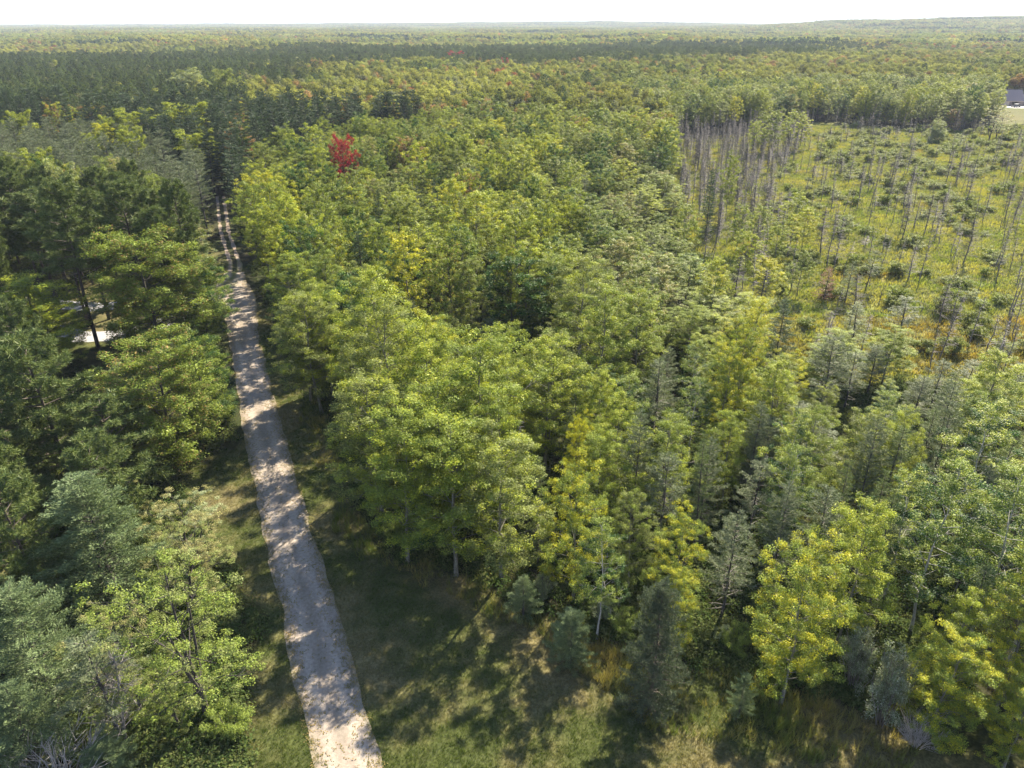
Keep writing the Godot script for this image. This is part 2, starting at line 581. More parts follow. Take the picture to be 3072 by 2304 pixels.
# o: H height, R radius, base (share of the height below the crown), limbs, low/high (crown profile), main and accent sprays, share (of accents), bark, girth, spray (size), fork
func broadleaf(kind: String, look: String, o: Dictionary) -> void:
	var tr := new_geo()
	var cr := new_geo()
	var H: float = o.H
	var R: float = o.R
	var bark: Color = o.bark
	var girth: float = o.get("girth", 0.13)
	var line := trunk_line(H * 0.94, H * 0.012, 8)
	var radii := []
	for k in 9:
		radii.append(girth * (1.0 - 0.9 * k / 8.0) + (0.05 if k == 0 else 0.0))
	tube(tr, line, radii, 7, bark)
	var low: float = o.get("low", 0.2)
	var high: float = o.get("high", 0.96)
	var az := rf(0, TAU)
	var lobes := [[rf(0, TAU), rf(0.05, 0.16), rf(-2, 2)], [rf(0, TAU), rf(0.0, 0.12), rf(-4, 4)]]
	var sag: float = o.get("sag", 0.0)
	for k in o.limbs:
		var t: float = (k + rf(0, 0.9)) / o.limbs
		var y: float = H * (o.base + (0.97 - o.base) * t)
		var env: float = R * pow(sin(PI * lerpf(low, high, t)), 0.75)
		for lobe in lobes:
			env *= 1.0 + lobe[1] * cos(az - lobe[0] + t * lobe[2])
		az += 2.4 + rf(-0.5, 0.5)
		var len := env * rf(0.7, 1.12)
		var rise := len * lerpf(0.25, 0.9, t) * (1.0 - sag)
		var out := Vector3(cos(az), 0, sin(az))
		var from := along(line, (y - rise * 0.7) / (H * 0.94))
		var tip := Vector3(from.x, y + rise * 0.3, from.z) + out * len
		var mid := from.lerp(tip, 0.5) + Vector3(0, len * 0.08, 0) + ball() * len * 0.07
		var br := girth * 0.34 * (1.0 - t * 0.6)
		tube(tr, [from, mid, tip], [br, br * 0.55, 0.012], 4, bark * 0.9)
		var n: int = int(o.get("per", 3.0) + len * o.get("dense", 1.7))
		for q in n:
			var f := 1.06 - 0.75 * pow(rng.randf(), 1.5)
			var p := (from.lerp(mid, f * 2.0) if f < 0.5 else mid.lerp(tip, f * 2.0 - 1.0))
			var side := out.cross(Vector3.UP) * rf(-1, 1) * len * 0.34 * f
			p += side + ball() * 0.35 + Vector3(0, rf(-0.1, 0.45), 0)
			if q % 3 == 0:
				tube(tr, [from.lerp(tip, f * 0.75), p], [0.022, 0.008], 3, bark * 0.8)
			var accent: bool = rng.randf() < o.get("share", 0.0)
			set_spray(cr, o.accent if accent else o.main, Transform3D(turned(o.spray * rf(0.75, 1.25), rf(0.7, 1.0)), p))
	for q in int(o.get("top", 7)):
		var p := along(line, rf(0.86, 1.0)) + ball() * R * 0.22 + Vector3(0, 0.2, 0)
		set_spray(cr, o.accent if rng.randf() < o.get("share", 0.0) * 1.3 else o.main, Transform3D(turned(o.spray * rf(0.6, 1.0), 1.0), p))
	if o.has("fork"):
		for f in int(o.fork):
			var a := rf(0, TAU)
			var p0 := along(line, rf(0.05, 0.25))
			var p1 := p0 + Vector3(cos(a) * R * 0.25, H * 0.25, sin(a) * R * 0.25)
			var p2 := p1 + Vector3(cos(a) * R * 0.2, H * 0.3, sin(a) * R * 0.2)
			tube(tr, [p0, p1, p2], [girth * 0.7, girth * 0.5, girth * 0.2], 6, bark)
	keep(kind, tr, cr, H, R, look, o.get("mat", leaf_mat))


# o: H, R, base, taper (1 straight cone), step (between whorls), arms, rise (of the branches), main sprays, spray, bark, girth, skip (share of branches missing), bare (dead twigs below)
func conifer(kind: String, look: String, o: Dictionary) -> void:
	var tr := new_geo()
	var cr := new_geo()
	var H: float = o.H
	var line := trunk_line(H, H * 0.006, 8)
	var radii := []
	for k in 9:
		radii.append(o.girth * (1.0 - 0.93 * k / 8.0))
	tube(tr, line, radii, 7, o.bark)
	var y: float = H * o.base
	while y < H * 0.985:
		var t: float = (y - H * o.base) / (H * (1.0 - o.base))
		var env: float = o.R * pow(1.0 - t, o.taper) * (1.0 - 0.35 * exp(-t * 9.0)) + 0.12
		var n: int = o.arms
		var a0 := rf(0, TAU)
		for k in n:
			if rng.randf() < o.get("skip", 0.0):
				continue
			var a := a0 + TAU * k / n + rf(-0.35, 0.35)
			var len := env * rf(0.65, 1.15)
			var dir := Vector3(cos(a), lerpf(o.rise, 0.9, t * t * 0.7) + rf(-0.12, 0.12), sin(a)).normalized()
			var from := along(line, (y + rf(-0.2, 0.2)) / H)
			var tip := from + dir * len
			var br: float = 0.018 + o.girth * 0.15 * (1.0 - t)
			tube(tr, [from, from.lerp(tip, 0.55) + Vector3(0, -0.05 * len, 0), tip], [br, br * 0.6, 0.008], 3, o.get("twig", o.bark))
			var face := Basis(Vector3.UP, -a)
			var s := 0.22 if t < 0.8 else 0.0
			while s < 1.0:
				var p := from.lerp(tip, s) + Vector3(0, -0.05 * len * sin(PI * s), 0)
				var size: float = o.spray * lerpf(1.0, 0.7, s) * rf(0.8, 1.2) * clampf(0.45 + env / o.R, 0.4, 1.0)
				for side in [-1.0, 1.0]:
					if rng.randf() < 0.9:
						var yaw: float = side * rf(0.3, 0.95) * (1.0 - s * 0.5)
						set_spray(cr, o.main, Transform3D(face * Basis(Vector3.UP, yaw) * Basis(Vector3.BACK, rf(-0.1, 0.35) + o.rise * 0.4) * Basis.from_scale(Vector3.ONE * size), p))
				s += 0.36 * o.spray / maxf(len, 0.4)
			set_spray(cr, o.main, Transform3D(face * Basis(Vector3.BACK, 0.2) * Basis.from_scale(Vector3.ONE * o.spray * rf(0.5, 0.8)), tip - dir * 0.2))
		y += o.step * rf(0.8, 1.2) * lerpf(1.0, 0.65, t)
	for k in 3:
		set_spray(cr, o.main, Transform3D(Basis(Vector3.UP, rf(0, TAU)) * Basis(Vector3.BACK, 1.35) * Basis.from_scale(Vector3.ONE * o.spray * 0.6), Vector3(line[-1].x, H - 0.35, line[-1].z)))
	for k in int(o.get("bare", 0)):
		var a := rf(0, TAU)
		var from := along(line, rf(0.12, o.base + 0.18))
		var len: float = o.R * rf(0.3, 0.75)
		var tip := from + Vector3(cos(a), rf(-0.15, 0.25), sin(a)) * len
		tube(tr, [from, from.lerp(tip, 0.5) + ball() * 0.15, tip], [0.03, 0.02, 0.006], 3, Color(0.30, 0.28, 0.26))
		for q in 2:
			var m := from.lerp(tip, rf(0.4, 0.9))
			tube(tr, [m, m + ball() * len * 0.35], [0.014, 0.005], 3, Color(0.30, 0.28, 0.26))
	keep(kind, tr, cr, H, o.R, look, needle_mat)


func red_pine(look: String, o: Dictionary) -> void:
	var tr := new_geo()
	var cr := new_geo()
	var H: float = o.H
	var line := trunk_line(H * 0.97, H * 0.006, 8)
	var radii := []
	for k in 9:
		radii.append(0.2 * (1.0 - 0.85 * k / 8.0))
	tube(tr, line, radii, 8, o.bark)
	var n: int = o.limbs
	var az := 0.0
	for k in n:
		var t := (k + rf(0, 0.9)) / n
		var y: float = H * (o.base + (0.97 - o.base) * t)
		var env: float = o.R * pow(sin(PI * lerpf(0.24, 0.95, t)), 0.7)
		az += 2.4 + rf(-0.6, 0.6)
		var len := env * rf(0.6, 1.12)
		var from := along(line, y / (H * 0.97))
		var out := Vector3(cos(az), 0, sin(az))
		var tip := from + out * len + Vector3(0, len * lerpf(0.0, 0.75, t) + 0.2, 0)
		var mid := from.lerp(tip, 0.55) + Vector3(0, -0.1 * len, 0) + ball() * 0.15
		tube(tr, [from, mid, tip], [0.05, 0.032, 0.012], 4, Color(0.26, 0.22, 0.19))
		var m: int = int(4 + len * 3.6)
		for q in m:
			var f := rf(0.35, 1.0)
			var p := (from.lerp(mid, f / 0.55) if f < 0.55 else mid.lerp(tip, (f - 0.55) / 0.45))
			var e := p + (out.cross(Vector3.UP) * rf(-1, 1) * (0.25 + 0.3 * len * (1.1 - f)) + Vector3(0, rf(0.05, 0.5), 0) + out * rf(0, 0.4))
			if q % 2 == 0:
				tube(tr, [p, e], [0.018, 0.008], 3, Color(0.34, 0.31, 0.28))
			set_spray(cr, o.main, Transform3D(Basis(Vector3.UP, -az + rf(-0.8, 0.8)) * Basis(Vector3.BACK, rf(0.0, 0.6)) * Basis.from_scale(Vector3.ONE * o.spray * rf(0.75, 1.2)), e))
	for q in 10:
		set_spray(cr, o.main, Transform3D(turned(o.spray, 1.0), along(line, rf(0.9, 1.0)) + ball() * 0.6 + Vector3(0, 0.4, 0)))
	for k in int(o.get("bare", 10)):
		var a := rf(0, TAU)
		var from := along(line, rf(0.2, o.base + 0.25))
		var tip := from + Vector3(cos(a), rf(-0.2, 0.15), sin(a)) * rf(0.6, 2.4)
		tube(tr, [from, from.lerp(tip, 0.5) + ball() * 0.1, tip], [0.03, 0.02, 0.006], 3, Color(0.36, 0.33, 0.31))
	keep("red_pine", tr, cr, H, o.R, look, needle_mat)


func snag(look: String, H: float, twigs: int, reach: float, girth: float, up: float, col: Color, kind := "dead_tree") -> void:
	var tr := new_geo()
	var cr := new_geo()
	var line := trunk_line(H, H * 0.012, 7)
	var radii := []
	for k in 8:
		radii.append(girth * (1.0 - 0.82 * k / 7.0))
	tube(tr, line, radii, 6, col)
	for k in twigs:
		var t := pow(rng.randf(), 0.7)
		var a := rf(0, TAU)
		var from := along(line, 0.18 + 0.8 * t)
		var len := reach * (1.0 - 0.75 * t) * rf(0.35, 1.1)
		var tip := from + Vector3(cos(a), up + rf(-0.3, 0.3), sin(a)).normalized() * len
		var mid := from.lerp(tip, 0.5) + ball() * len * 0.1
		tube(cr, [from, mid, tip], [0.03, 0.02, 0.008], 3, col * rf(0.8, 1.3))
		for q in int(1 + len * 2.0):
			var p := mid.lerp(tip, rf(-0.6, 0.9))
			tube(cr, [p, p + (tip - from).normalized() * len * 0.2 + ball() * len * 0.3], [0.012, 0.005], 3, col * rf(0.9, 1.4))
	keep(kind, tr, cr, H, reach, look, bark_mat)


func bush(kind: String, look: String, H: float, R: float, stems: int, sprays: Array, size: float, n: int, bark: Color, mat: Material, twigs := 0) -> void:
	var tr := new_geo()
	var cr := new_geo()
	for k in stems:
		var a := rf(0, TAU)
		var r := R * sqrt(rng.randf()) * 0.85
		var tip := Vector3(cos(a) * r, H * sqrt(maxf(0.08, 1.0 - pow(r / R, 2.0))) * rf(0.75, 0.97), sin(a) * r)
		var from := Vector3(cos(a) * r * 0.2, -0.1, sin(a) * r * 0.2)
		var mid := from.lerp(tip, 0.5) + Vector3(0, H * 0.08, 0) + ball() * 0.12
		tube(tr, [from, mid, tip], [0.035, 0.022, 0.008], 3, bark)
		for q in twigs:
			var p := from.lerp(tip, rf(0.3, 0.95))
			var e := p + (tip - from).normalized() * R * 0.3 + ball() * R * 0.3
			tube(tr, [p, p.lerp(e, 0.5) + ball() * 0.06, e], [0.014, 0.009, 0.004], 3, bark * rf(0.85, 1.25))
		for q in n:
			var p := mid.lerp(tip, rf(-0.3, 1.05)) + ball() * R * 0.2
			p.y = maxf(p.y, 0.12)
			set_spray(cr, sprays, Transform3D(turned(size * rf(0.7, 1.2), rf(0.7, 1.0)), p))
	keep(kind, tr, cr, H, R, look, mat)


func make_prototypes() -> void:
	var green := [Color(0.173, 0.223, 0.039), Color(0.209, 0.257, 0.044), Color(0.129, 0.182, 0.039)]
	var lime := [Color(0.275, 0.319, 0.037), Color(0.326, 0.351, 0.041), Color(0.204, 0.267, 0.040)]
	var gold := [Color(0.456, 0.432, 0.034), Color(0.376, 0.384, 0.036), Color(0.285, 0.324, 0.036)]
	var tan_ := [Color(0.312, 0.280, 0.117), Color(0.247, 0.234, 0.098), Color(0.195, 0.215, 0.072)]
	var grey_green := [Color(0.185, 0.223, 0.063), Color(0.220, 0.250, 0.075), Color(0.145, 0.182, 0.052)]
	var dark := [Color(0.050, 0.106, 0.027), Color(0.069, 0.131, 0.033), Color(0.037, 0.088, 0.025)]
	var orange := [Color(0.38, 0.20, 0.07), Color(0.32, 0.23, 0.07), Color(0.20, 0.22, 0.05)]
	var turning := [Color(0.15, 0.20, 0.04), Color(0.18, 0.23, 0.045), Color(0.11, 0.16, 0.035), Color(0.16, 0.20, 0.04), Color(0.13, 0.18, 0.04), Color(0.17, 0.21, 0.045), Color(0.32, 0.21, 0.09)]
	var blush := [Color(0.30, 0.15, 0.09), Color(0.26, 0.18, 0.09), Color(0.20, 0.17, 0.06)]
	var red := [Color(0.34, 0.015, 0.035), Color(0.25, 0.012, 0.03), Color(0.40, 0.04, 0.05), Color(0.20, 0.02, 0.03)]
	var pale := [Color(0.260, 0.305, 0.156), Color(0.325, 0.351, 0.208), Color(0.195, 0.247, 0.117)]
	var silver := [Color(0.286, 0.308, 0.242), Color(0.220, 0.259, 0.176), Color(0.154, 0.198, 0.110)]
	var sp := {}
	for k in [["green", green], ["lime", lime], ["gold", gold], ["tan", tan_], ["grey", grey_green], ["dark", dark], ["orange", orange], ["blush", blush], ["red", red], ["pale", pale], ["silver", silver], ["turning", turning]]:
		sp[k[0]] = leaf_sprays(8, 64, 0.54, 0.72, 0.16, k[1])
		sp[k[0] + "_fine"] = leaf_sprays(8, 104, 0.5, 0.72, 0.1, k[1])
	var poplar_bark := Color(0.25, 0.245, 0.195)
	# aspens
	var aspen := {"H": 15.0, "R": 2.5, "base": 0.30, "limbs": 30, "bark": poplar_bark, "spray": 1.0, "share": 0.2}
	for a in [["green", "green", "lime"], ["lime-green", "lime", "green"], ["green-gold", "lime", "gold"], ["golden", "gold", "lime"], ["grey-green", "grey", "green"], ["tan-tinged", "grey", "tan"], ["green", "green", "grey"], ["lime-green", "lime", "gold"], ["light green", "lime", "grey"], ["pale green", "grey", "green"], ["deep green", "green", "dark"], ["gold-flecked green", "green", "gold"]]:
		broadleaf("aspen", a[0], aspen.merged({"main": sp[a[1]], "accent": sp[a[2]], "share": 0.5 if a[0] in ["tan-tinged", "green-gold"] else 0.22, "R": rf(2.9, 3.5), "base": rf(0.24, 0.36), "low": rf(0.12, 0.28), "high": rf(0.87, 0.97), "limbs": 32 + rng.randi() % 8}, true))
	# aspens close enough for their leaves to show
	var near := aspen.merged({"limbs": 40, "dense": 3.1, "per": 4.0, "spray": 0.95}, true)
	for a in [["green", "green", "lime"], ["lime-green", "lime", "green"], ["green-gold", "green", "gold"], ["grey-green", "grey", "lime"], ["yellow", "gold", "lime"], ["green", "green", "grey"], ["pale green", "grey", "green"], ["light green", "lime", "grey"]]:
		broadleaf("near_aspen", a[0], near.merged({"main": sp[a[1] + "_fine"], "accent": sp[a[2] + "_fine"], "share": 0.4 if a[0] == "green-gold" else 0.25, "R": rf(2.9, 3.5), "base": rf(0.12, 0.24), "low": rf(0.14, 0.3), "high": rf(0.86, 0.96)}, true))
	# birches: fine leaves, white trunk that shows
	for a in [["green", "green", "dark"], ["olive-green", "lime", "dark"]]:
		broadleaf("birch", a[0], {"H": 14.0, "R": 2.6, "base": 0.28, "limbs": 30, "bark": Color(0.62, 0.61, 0.57), "girth": 0.1, "spray": 0.9, "share": 0.4, "main": sp[a[1] + "_fine"], "accent": sp[a[2] + "_fine"], "dense": 2.3, "mat": glossy_mat, "sag": 0.4})
	# cherries: open crown, dark forked trunk
	for a in [["sparse green", "green", "grey"], ["sparse olive", "grey", "tan"], ["dry tan", "tan", "pale"]]:
		broadleaf("cherry", a[0], {"H": 12.0, "R": 3.6, "base": 0.22, "limbs": 26, "bark": Color(0.085, 0.075, 0.066), "girth": 0.17, "spray": 0.78, "share": 0.3, "main": sp[a[1] + "_fine"], "accent": sp[a[2] + "_fine"], "dense": 2.1, "low": 0.16, "high": 0.9, "fork": 2, "mat": glossy_mat})
	# maples and oaks: broad crowns
	var broad := {"H": 15.0, "R": 4.3, "base": 0.16, "limbs": 42, "bark": Color(0.13, 0.12, 0.10), "girth": 0.2, "spray": 1.15, "dense": 2.4, "low": 0.2, "high": 0.84}
	for a in [["orange-tinged", "green", "turning", 0.5], ["green", "green", "dark", 0.4], ["dark green", "dark", "green", 0.12], ["scarlet", "red", "red", 0.0], ["russet", "blush", "green", 0.4], ["peach-tipped", "lime", "blush", 0.35], ["bright green", "lime", "green", 0.4]]:
		broadleaf("maple", a[0], broad.merged({"main": sp[a[1] + ("_fine" if a[1] == "red" else "")], "accent": sp[a[2]], "share": a[3], "dense": 4.2 if a[1] == "red" else 2.4}, true))
	for a in [["orange-flecked", "green", "turning", 0.5], ["green", "green", "dark", 0.45]]:
		broadleaf("near_maple", a[0], broad.merged({"main": sp[a[1] + "_fine"], "accent": sp[a[2] + "_fine"], "share": a[3], "dense": 3.2, "spray": 1.3, "limbs": 56, "base": 0.1, "sag": 0.15}, true))
	for a in [["lime-green", "lime", "green", 0.3], ["pale silvery", "pale", "grey", 0.2], ["grey-green", "grey", "green", 0.4], ["dark green", "dark", "grey", 0.2]]:
		broadleaf("oak", a[0], broad.merged({"H": 18.0, "R": 5.5, "base": 0.2, "main": sp[a[1]], "accent": sp[a[2]], "share": a[3], "spray": 1.5, "limbs": 46}, true))
	# pines
	var rp := [Color(0.105, 0.141, 0.042), Color(0.141, 0.171, 0.051), Color(0.075, 0.111, 0.038)]
	var rp_tuft := tufts(8, 54, 0.5, rp)
	for k in 3:
		red_pine(["olive-green", "dark olive", "olive-green"][k], {"H": 20.0, "R": 3.2, "base": [0.42, 0.5, 0.36][k], "limbs": 52, "bark": Color(0.11, 0.085, 0.075), "main": rp_tuft, "spray": 1.0, "bare": 16})
	red_pine("broad olive", {"H": 16.0, "R": 3.8, "base": 0.14, "limbs": 64, "bark": Color(0.13, 0.105, 0.09), "main": rp_tuft, "spray": 0.95, "bare": 22})
	var wp := needle_sprays(6, 46, 0.85, 0.33, 0.22, 0.2, [Color(0.125, 0.17, 0.075), Color(0.16, 0.21, 0.09), Color(0.085, 0.125, 0.06)])
	for k in 3:
		conifer("white_pine", ["blue-green", "soft blue-green", "dense blue-green"][k], {"H": 14.0, "R": [3.4, 3.0, 3.8][k], "base": [0.05, 0.12, 0.04][k], "taper": [0.6, 0.75, 0.5][k], "step": 0.75, "arms": 6, "rise": 0.22, "main": wp, "spray": 1.05, "bark": Color(0.09, 0.08, 0.07), "girth": 0.17, "skip": 0.14})
	var dp := needle_sprays(6, 40, 0.8, 0.32, 0.2, 0.24, [Color(0.06, 0.092, 0.045), Color(0.08, 0.115, 0.052), Color(0.045, 0.07, 0.038)])
	for k in 2:
		conifer("dark_pine", ["dark green", "deep green"][k], {"H": 20.0, "R": [3.6, 3.0][k], "base": [0.2, 0.3][k], "taper": 0.6, "step": 1.0, "arms": 6, "rise": 0.1, "main": dp, "spray": 1.25, "bark": Color(0.08, 0.07, 0.06), "girth": 0.2, "skip": 0.25})
	var jp := needle_sprays(6, 34, 0.7, 0.3, 0.2, 0.19, [Color(0.135, 0.16, 0.085), Color(0.16, 0.185, 0.10), Color(0.10, 0.13, 0.07)])
	for k in 4:
		conifer("jack_pine", ["grey-green", "sparse grey-green", "dull green", "ragged grey-green"][k], {"H": 12.0, "R": [2.2, 2.0, 2.5, 1.9][k], "base": [0.25, 0.4, 0.15, 0.32][k], "taper": [0.5, 0.55, 0.6, 0.5][k], "step": 0.7, "arms": 5, "rise": 0.3, "main": jp, "spray": 0.9, "bark": Color(0.10, 0.09, 0.085), "girth": 0.12, "skip": [0.2, 0.35, 0.15, 0.3][k], "bare": 22, "twig": Color(0.2, 0.18, 0.17)})
	var sprucy := needle_sprays(5, 38, 0.7, 0.26, 0.1, 0.16, [Color(0.06, 0.10, 0.04), Color(0.08, 0.125, 0.05), Color(0.045, 0.08, 0.036)])
	for k in 3:
		conifer("spruce", ["dark green", "slim dark green", "dark green"][k], {"H": 11.0, "R": [2.1, 1.3, 1.7][k], "base": 0.06, "taper": [0.85, 0.8, 0.9][k], "step": 0.5, "arms": 6, "rise": -0.12, "main": sprucy, "spray": 0.85, "bark": Color(0.09, 0.075, 0.065), "girth": 0.12, "skip": 0.1})
	var jun := needle_sprays(5, 46, 0.6, 0.28, 0.2, 0.15, [Color(0.075, 0.098, 0.058), Color(0.095, 0.12, 0.07), Color(0.055, 0.075, 0.045)])
	conifer("juniper", "dark grey-green", {"H": 8.5, "R": 2.5, "base": 0.02, "taper": 0.5, "step": 0.36, "arms": 7, "rise": 0.15, "main": jun, "spray": 0.9, "bark": Color(0.12, 0.1, 0.085), "girth": 0.12, "skip": 0.06})
	var tam := needle_sprays(5, 30, 0.6, 0.2, 0.1, 0.15, [Color(0.13, 0.17, 0.06), Color(0.16, 0.20, 0.07), Color(0.10, 0.14, 0.05)])
	for k in 2:
		conifer("tamarack", ["feathery green", "thin feathery green"][k], {"H": 11.0, "R": [1.5, 1.2][k], "base": 0.12, "taper": 0.7, "step": 0.5, "arms": 5, "rise": 0.1, "main": tam, "spray": 0.8, "bark": Color(0.12, 0.1, 0.09), "girth": 0.1, "skip": 0.25, "bare": 10})
	var rust := needle_sprays(5, 28, 0.6, 0.22, 0.1, 0.15, [Color(0.20, 0.09, 0.05), Color(0.24, 0.11, 0.06), Color(0.15, 0.08, 0.05)])
	conifer("dying_spruce", "rust-brown", {"H": 9.0, "R": 1.7, "base": 0.12, "taper": 0.7, "step": 0.55, "arms": 5, "rise": 0.0, "main": rust, "spray": 0.8, "bark": Color(0.14, 0.11, 0.1), "girth": 0.1, "skip": 0.3, "bare": 14})
	# dead wood
	var ash := Color(0.235, 0.22, 0.215)
	for k in 6:
		snag(["bare grey", "twiggy grey", "bleached", "leaning grey", "broken-topped grey", "twiggy dark"][k], [8.5, 9.5, 7.5, 10.0, 3.6, 9.0][k], [44, 140, 80, 52, 8, 170][k], [1.3, 1.9, 1.5, 1.5, 0.5, 2.2][k], [0.085, 0.10, 0.085, 0.095, 0.09, 0.12][k], [0.1, 0.15, 0.3, 0.0, 0.0, 0.2][k], ash * [1.0, 1.0, 1.6, 0.9, 0.9, 0.7][k])
	snag("wide-branched silver", 8.0, 90, 3.2, 0.12, 0.45, Color(0.34, 0.32, 0.31), "bare_tree")
	# shrubs
	bush("bog_shrub", "rounded green", 1.9, 1.7, 16, sp["green"], 0.6, 5, Color(0.16, 0.14, 0.12), leaf_mat)
	bush("bog_shrub", "rounded yellow-green", 1.7, 1.6, 16, sp["grey"], 0.6, 6, Color(0.16, 0.14, 0.12), leaf_mat)
	bush("bog_shrub", "rounded greyish", 2.0, 1.8, 18, sp["pale"], 0.6, 4, Color(0.2, 0.18, 0.17), leaf_mat, 2)
	bush("shrub", "silvery", 3.0, 1.9, 22, sp["silver_fine"], 0.75, 5, Color(0.24, 0.22, 0.2), glossy_mat, 3)
	bush("shrub", "green", 3.0, 1.9, 22, sp["green_fine"], 0.8, 6, Color(0.14, 0.12, 0.1), glossy_mat, 2)
	bush("shrub", "dark", 3.0, 1.9, 20, sp["dark_fine"], 0.8, 6, Color(0.1, 0.09, 0.08), glossy_mat, 2)
	bush("shrub", "grey-leaved", 2.8, 1.8, 20, sp["pale_fine"], 0.7, 4, Color(0.24, 0.22, 0.2), glossy_mat, 4)
	bush("bare_bush", "leafless silver-grey", 3.2, 2.0, 26, [], 0.5, 0, Color(0.58, 0.56, 0.55), bark_mat, 16)
	bush("willow", "pale domed", 5.0, 3.0, 30, sp["pale"], 0.9, 8, Color(0.16, 0.14, 0.12), leaf_mat)


# ---------------------------------------------------------------- placing
const CALLED := {"aspen": ["aspen_tree", "aspen"], "near_aspen": ["aspen_tree", "aspen"], "birch": ["birch_tree", "birch"], "cherry": ["cherry_tree", "cherry"], "maple": ["maple_tree", "maple"],
	"near_maple": ["maple_tree", "maple"], "oak": ["oak_tree", "oak"], "red_pine": ["red_pine", "pine"], "white_pine": ["white_pine", "pine"], "dark_pine": ["white_pine", "pine"], "jack_pine": ["jack_pine", "pine"],
	"spruce": ["spruce_tree", "spruce"], "juniper": ["juniper", "juniper"], "tamarack": ["tamarack_tree", "tamarack"], "dying_spruce": ["spruce_tree", "spruce"], "dead_tree": ["dead_tree", "dead tree"],
	"bare_tree": ["dead_tree", "dead tree"], "bog_shrub": ["bog_shrub", "shrub"], "shrub": ["shrub", "shrub"], "bare_bush": ["bare_bush", "shrub"], "willow": ["willow_tree", "willow"]}


func tree(kind: String, variant: int, x: float, z: float, height: float, width: float, label := "", group := "", lean := 0.0) -> Node3D:
	var list: Array = kinds[kind]
	var p: Dictionary = list[variant % list.size()]
	var called: Array = CALLED[kind]
	var o := Node3D.new()
	o.name = numbered(called[0])
	add_child(o)
	var w: float = width / (2.0 * p.radius)
	o.transform = Transform3D(Basis(Vector3(cos(x), 0, sin(x * 3.0)).normalized(), lean) * Basis(Vector3.UP, rf(0, TAU)) * Basis.from_scale(Vector3(w, height / p.height, w)), Vector3(x, land(x, z), z))
	part("trunk", p.trunk, bark_mat, o)
	if p.crown:
		var dead := kind in ["dead_tree", "bare_tree"]
		var leafy := part("branches" if dead else "crown", p.crown, p.mat, o)
		if dead:
			leafy.set_meta("kind", "stuff")
	tag(o, label, called[1], group)
	trees.append([x, z, width / 2.0])
	var cell := Vector2i(int(floor(x / 8.0)), int(floor(z / 8.0)))
	if not cells.has(cell):
		cells[cell] = []
	cells[cell].append(trees[-1])
	return o


func crowded(x: float, z: float, own: float, share: float) -> bool:
	var c := Vector2i(int(floor(x / 8.0)), int(floor(z / 8.0)))
	for a in range(-1, 2):
		for b in range(-1, 2):
			for t in cells.get(c + Vector2i(a, b), []):
				if Vector2(t[0] - x, t[1] - z).length() < (t[2] + own) * share:
					return true
	return false


func mark(kind: String, variant: int, x: float, z: float, height: float, width: float, label: String, phrase := "", group := "", lean := 0.0, clear := false) -> void:
	if clear:
		open_spots.append([x, z, height, width])
	tree(kind, variant, x, z, height, width, label, group, lean)
	if phrase != "":
		landmarks.append([phrase, x, z])


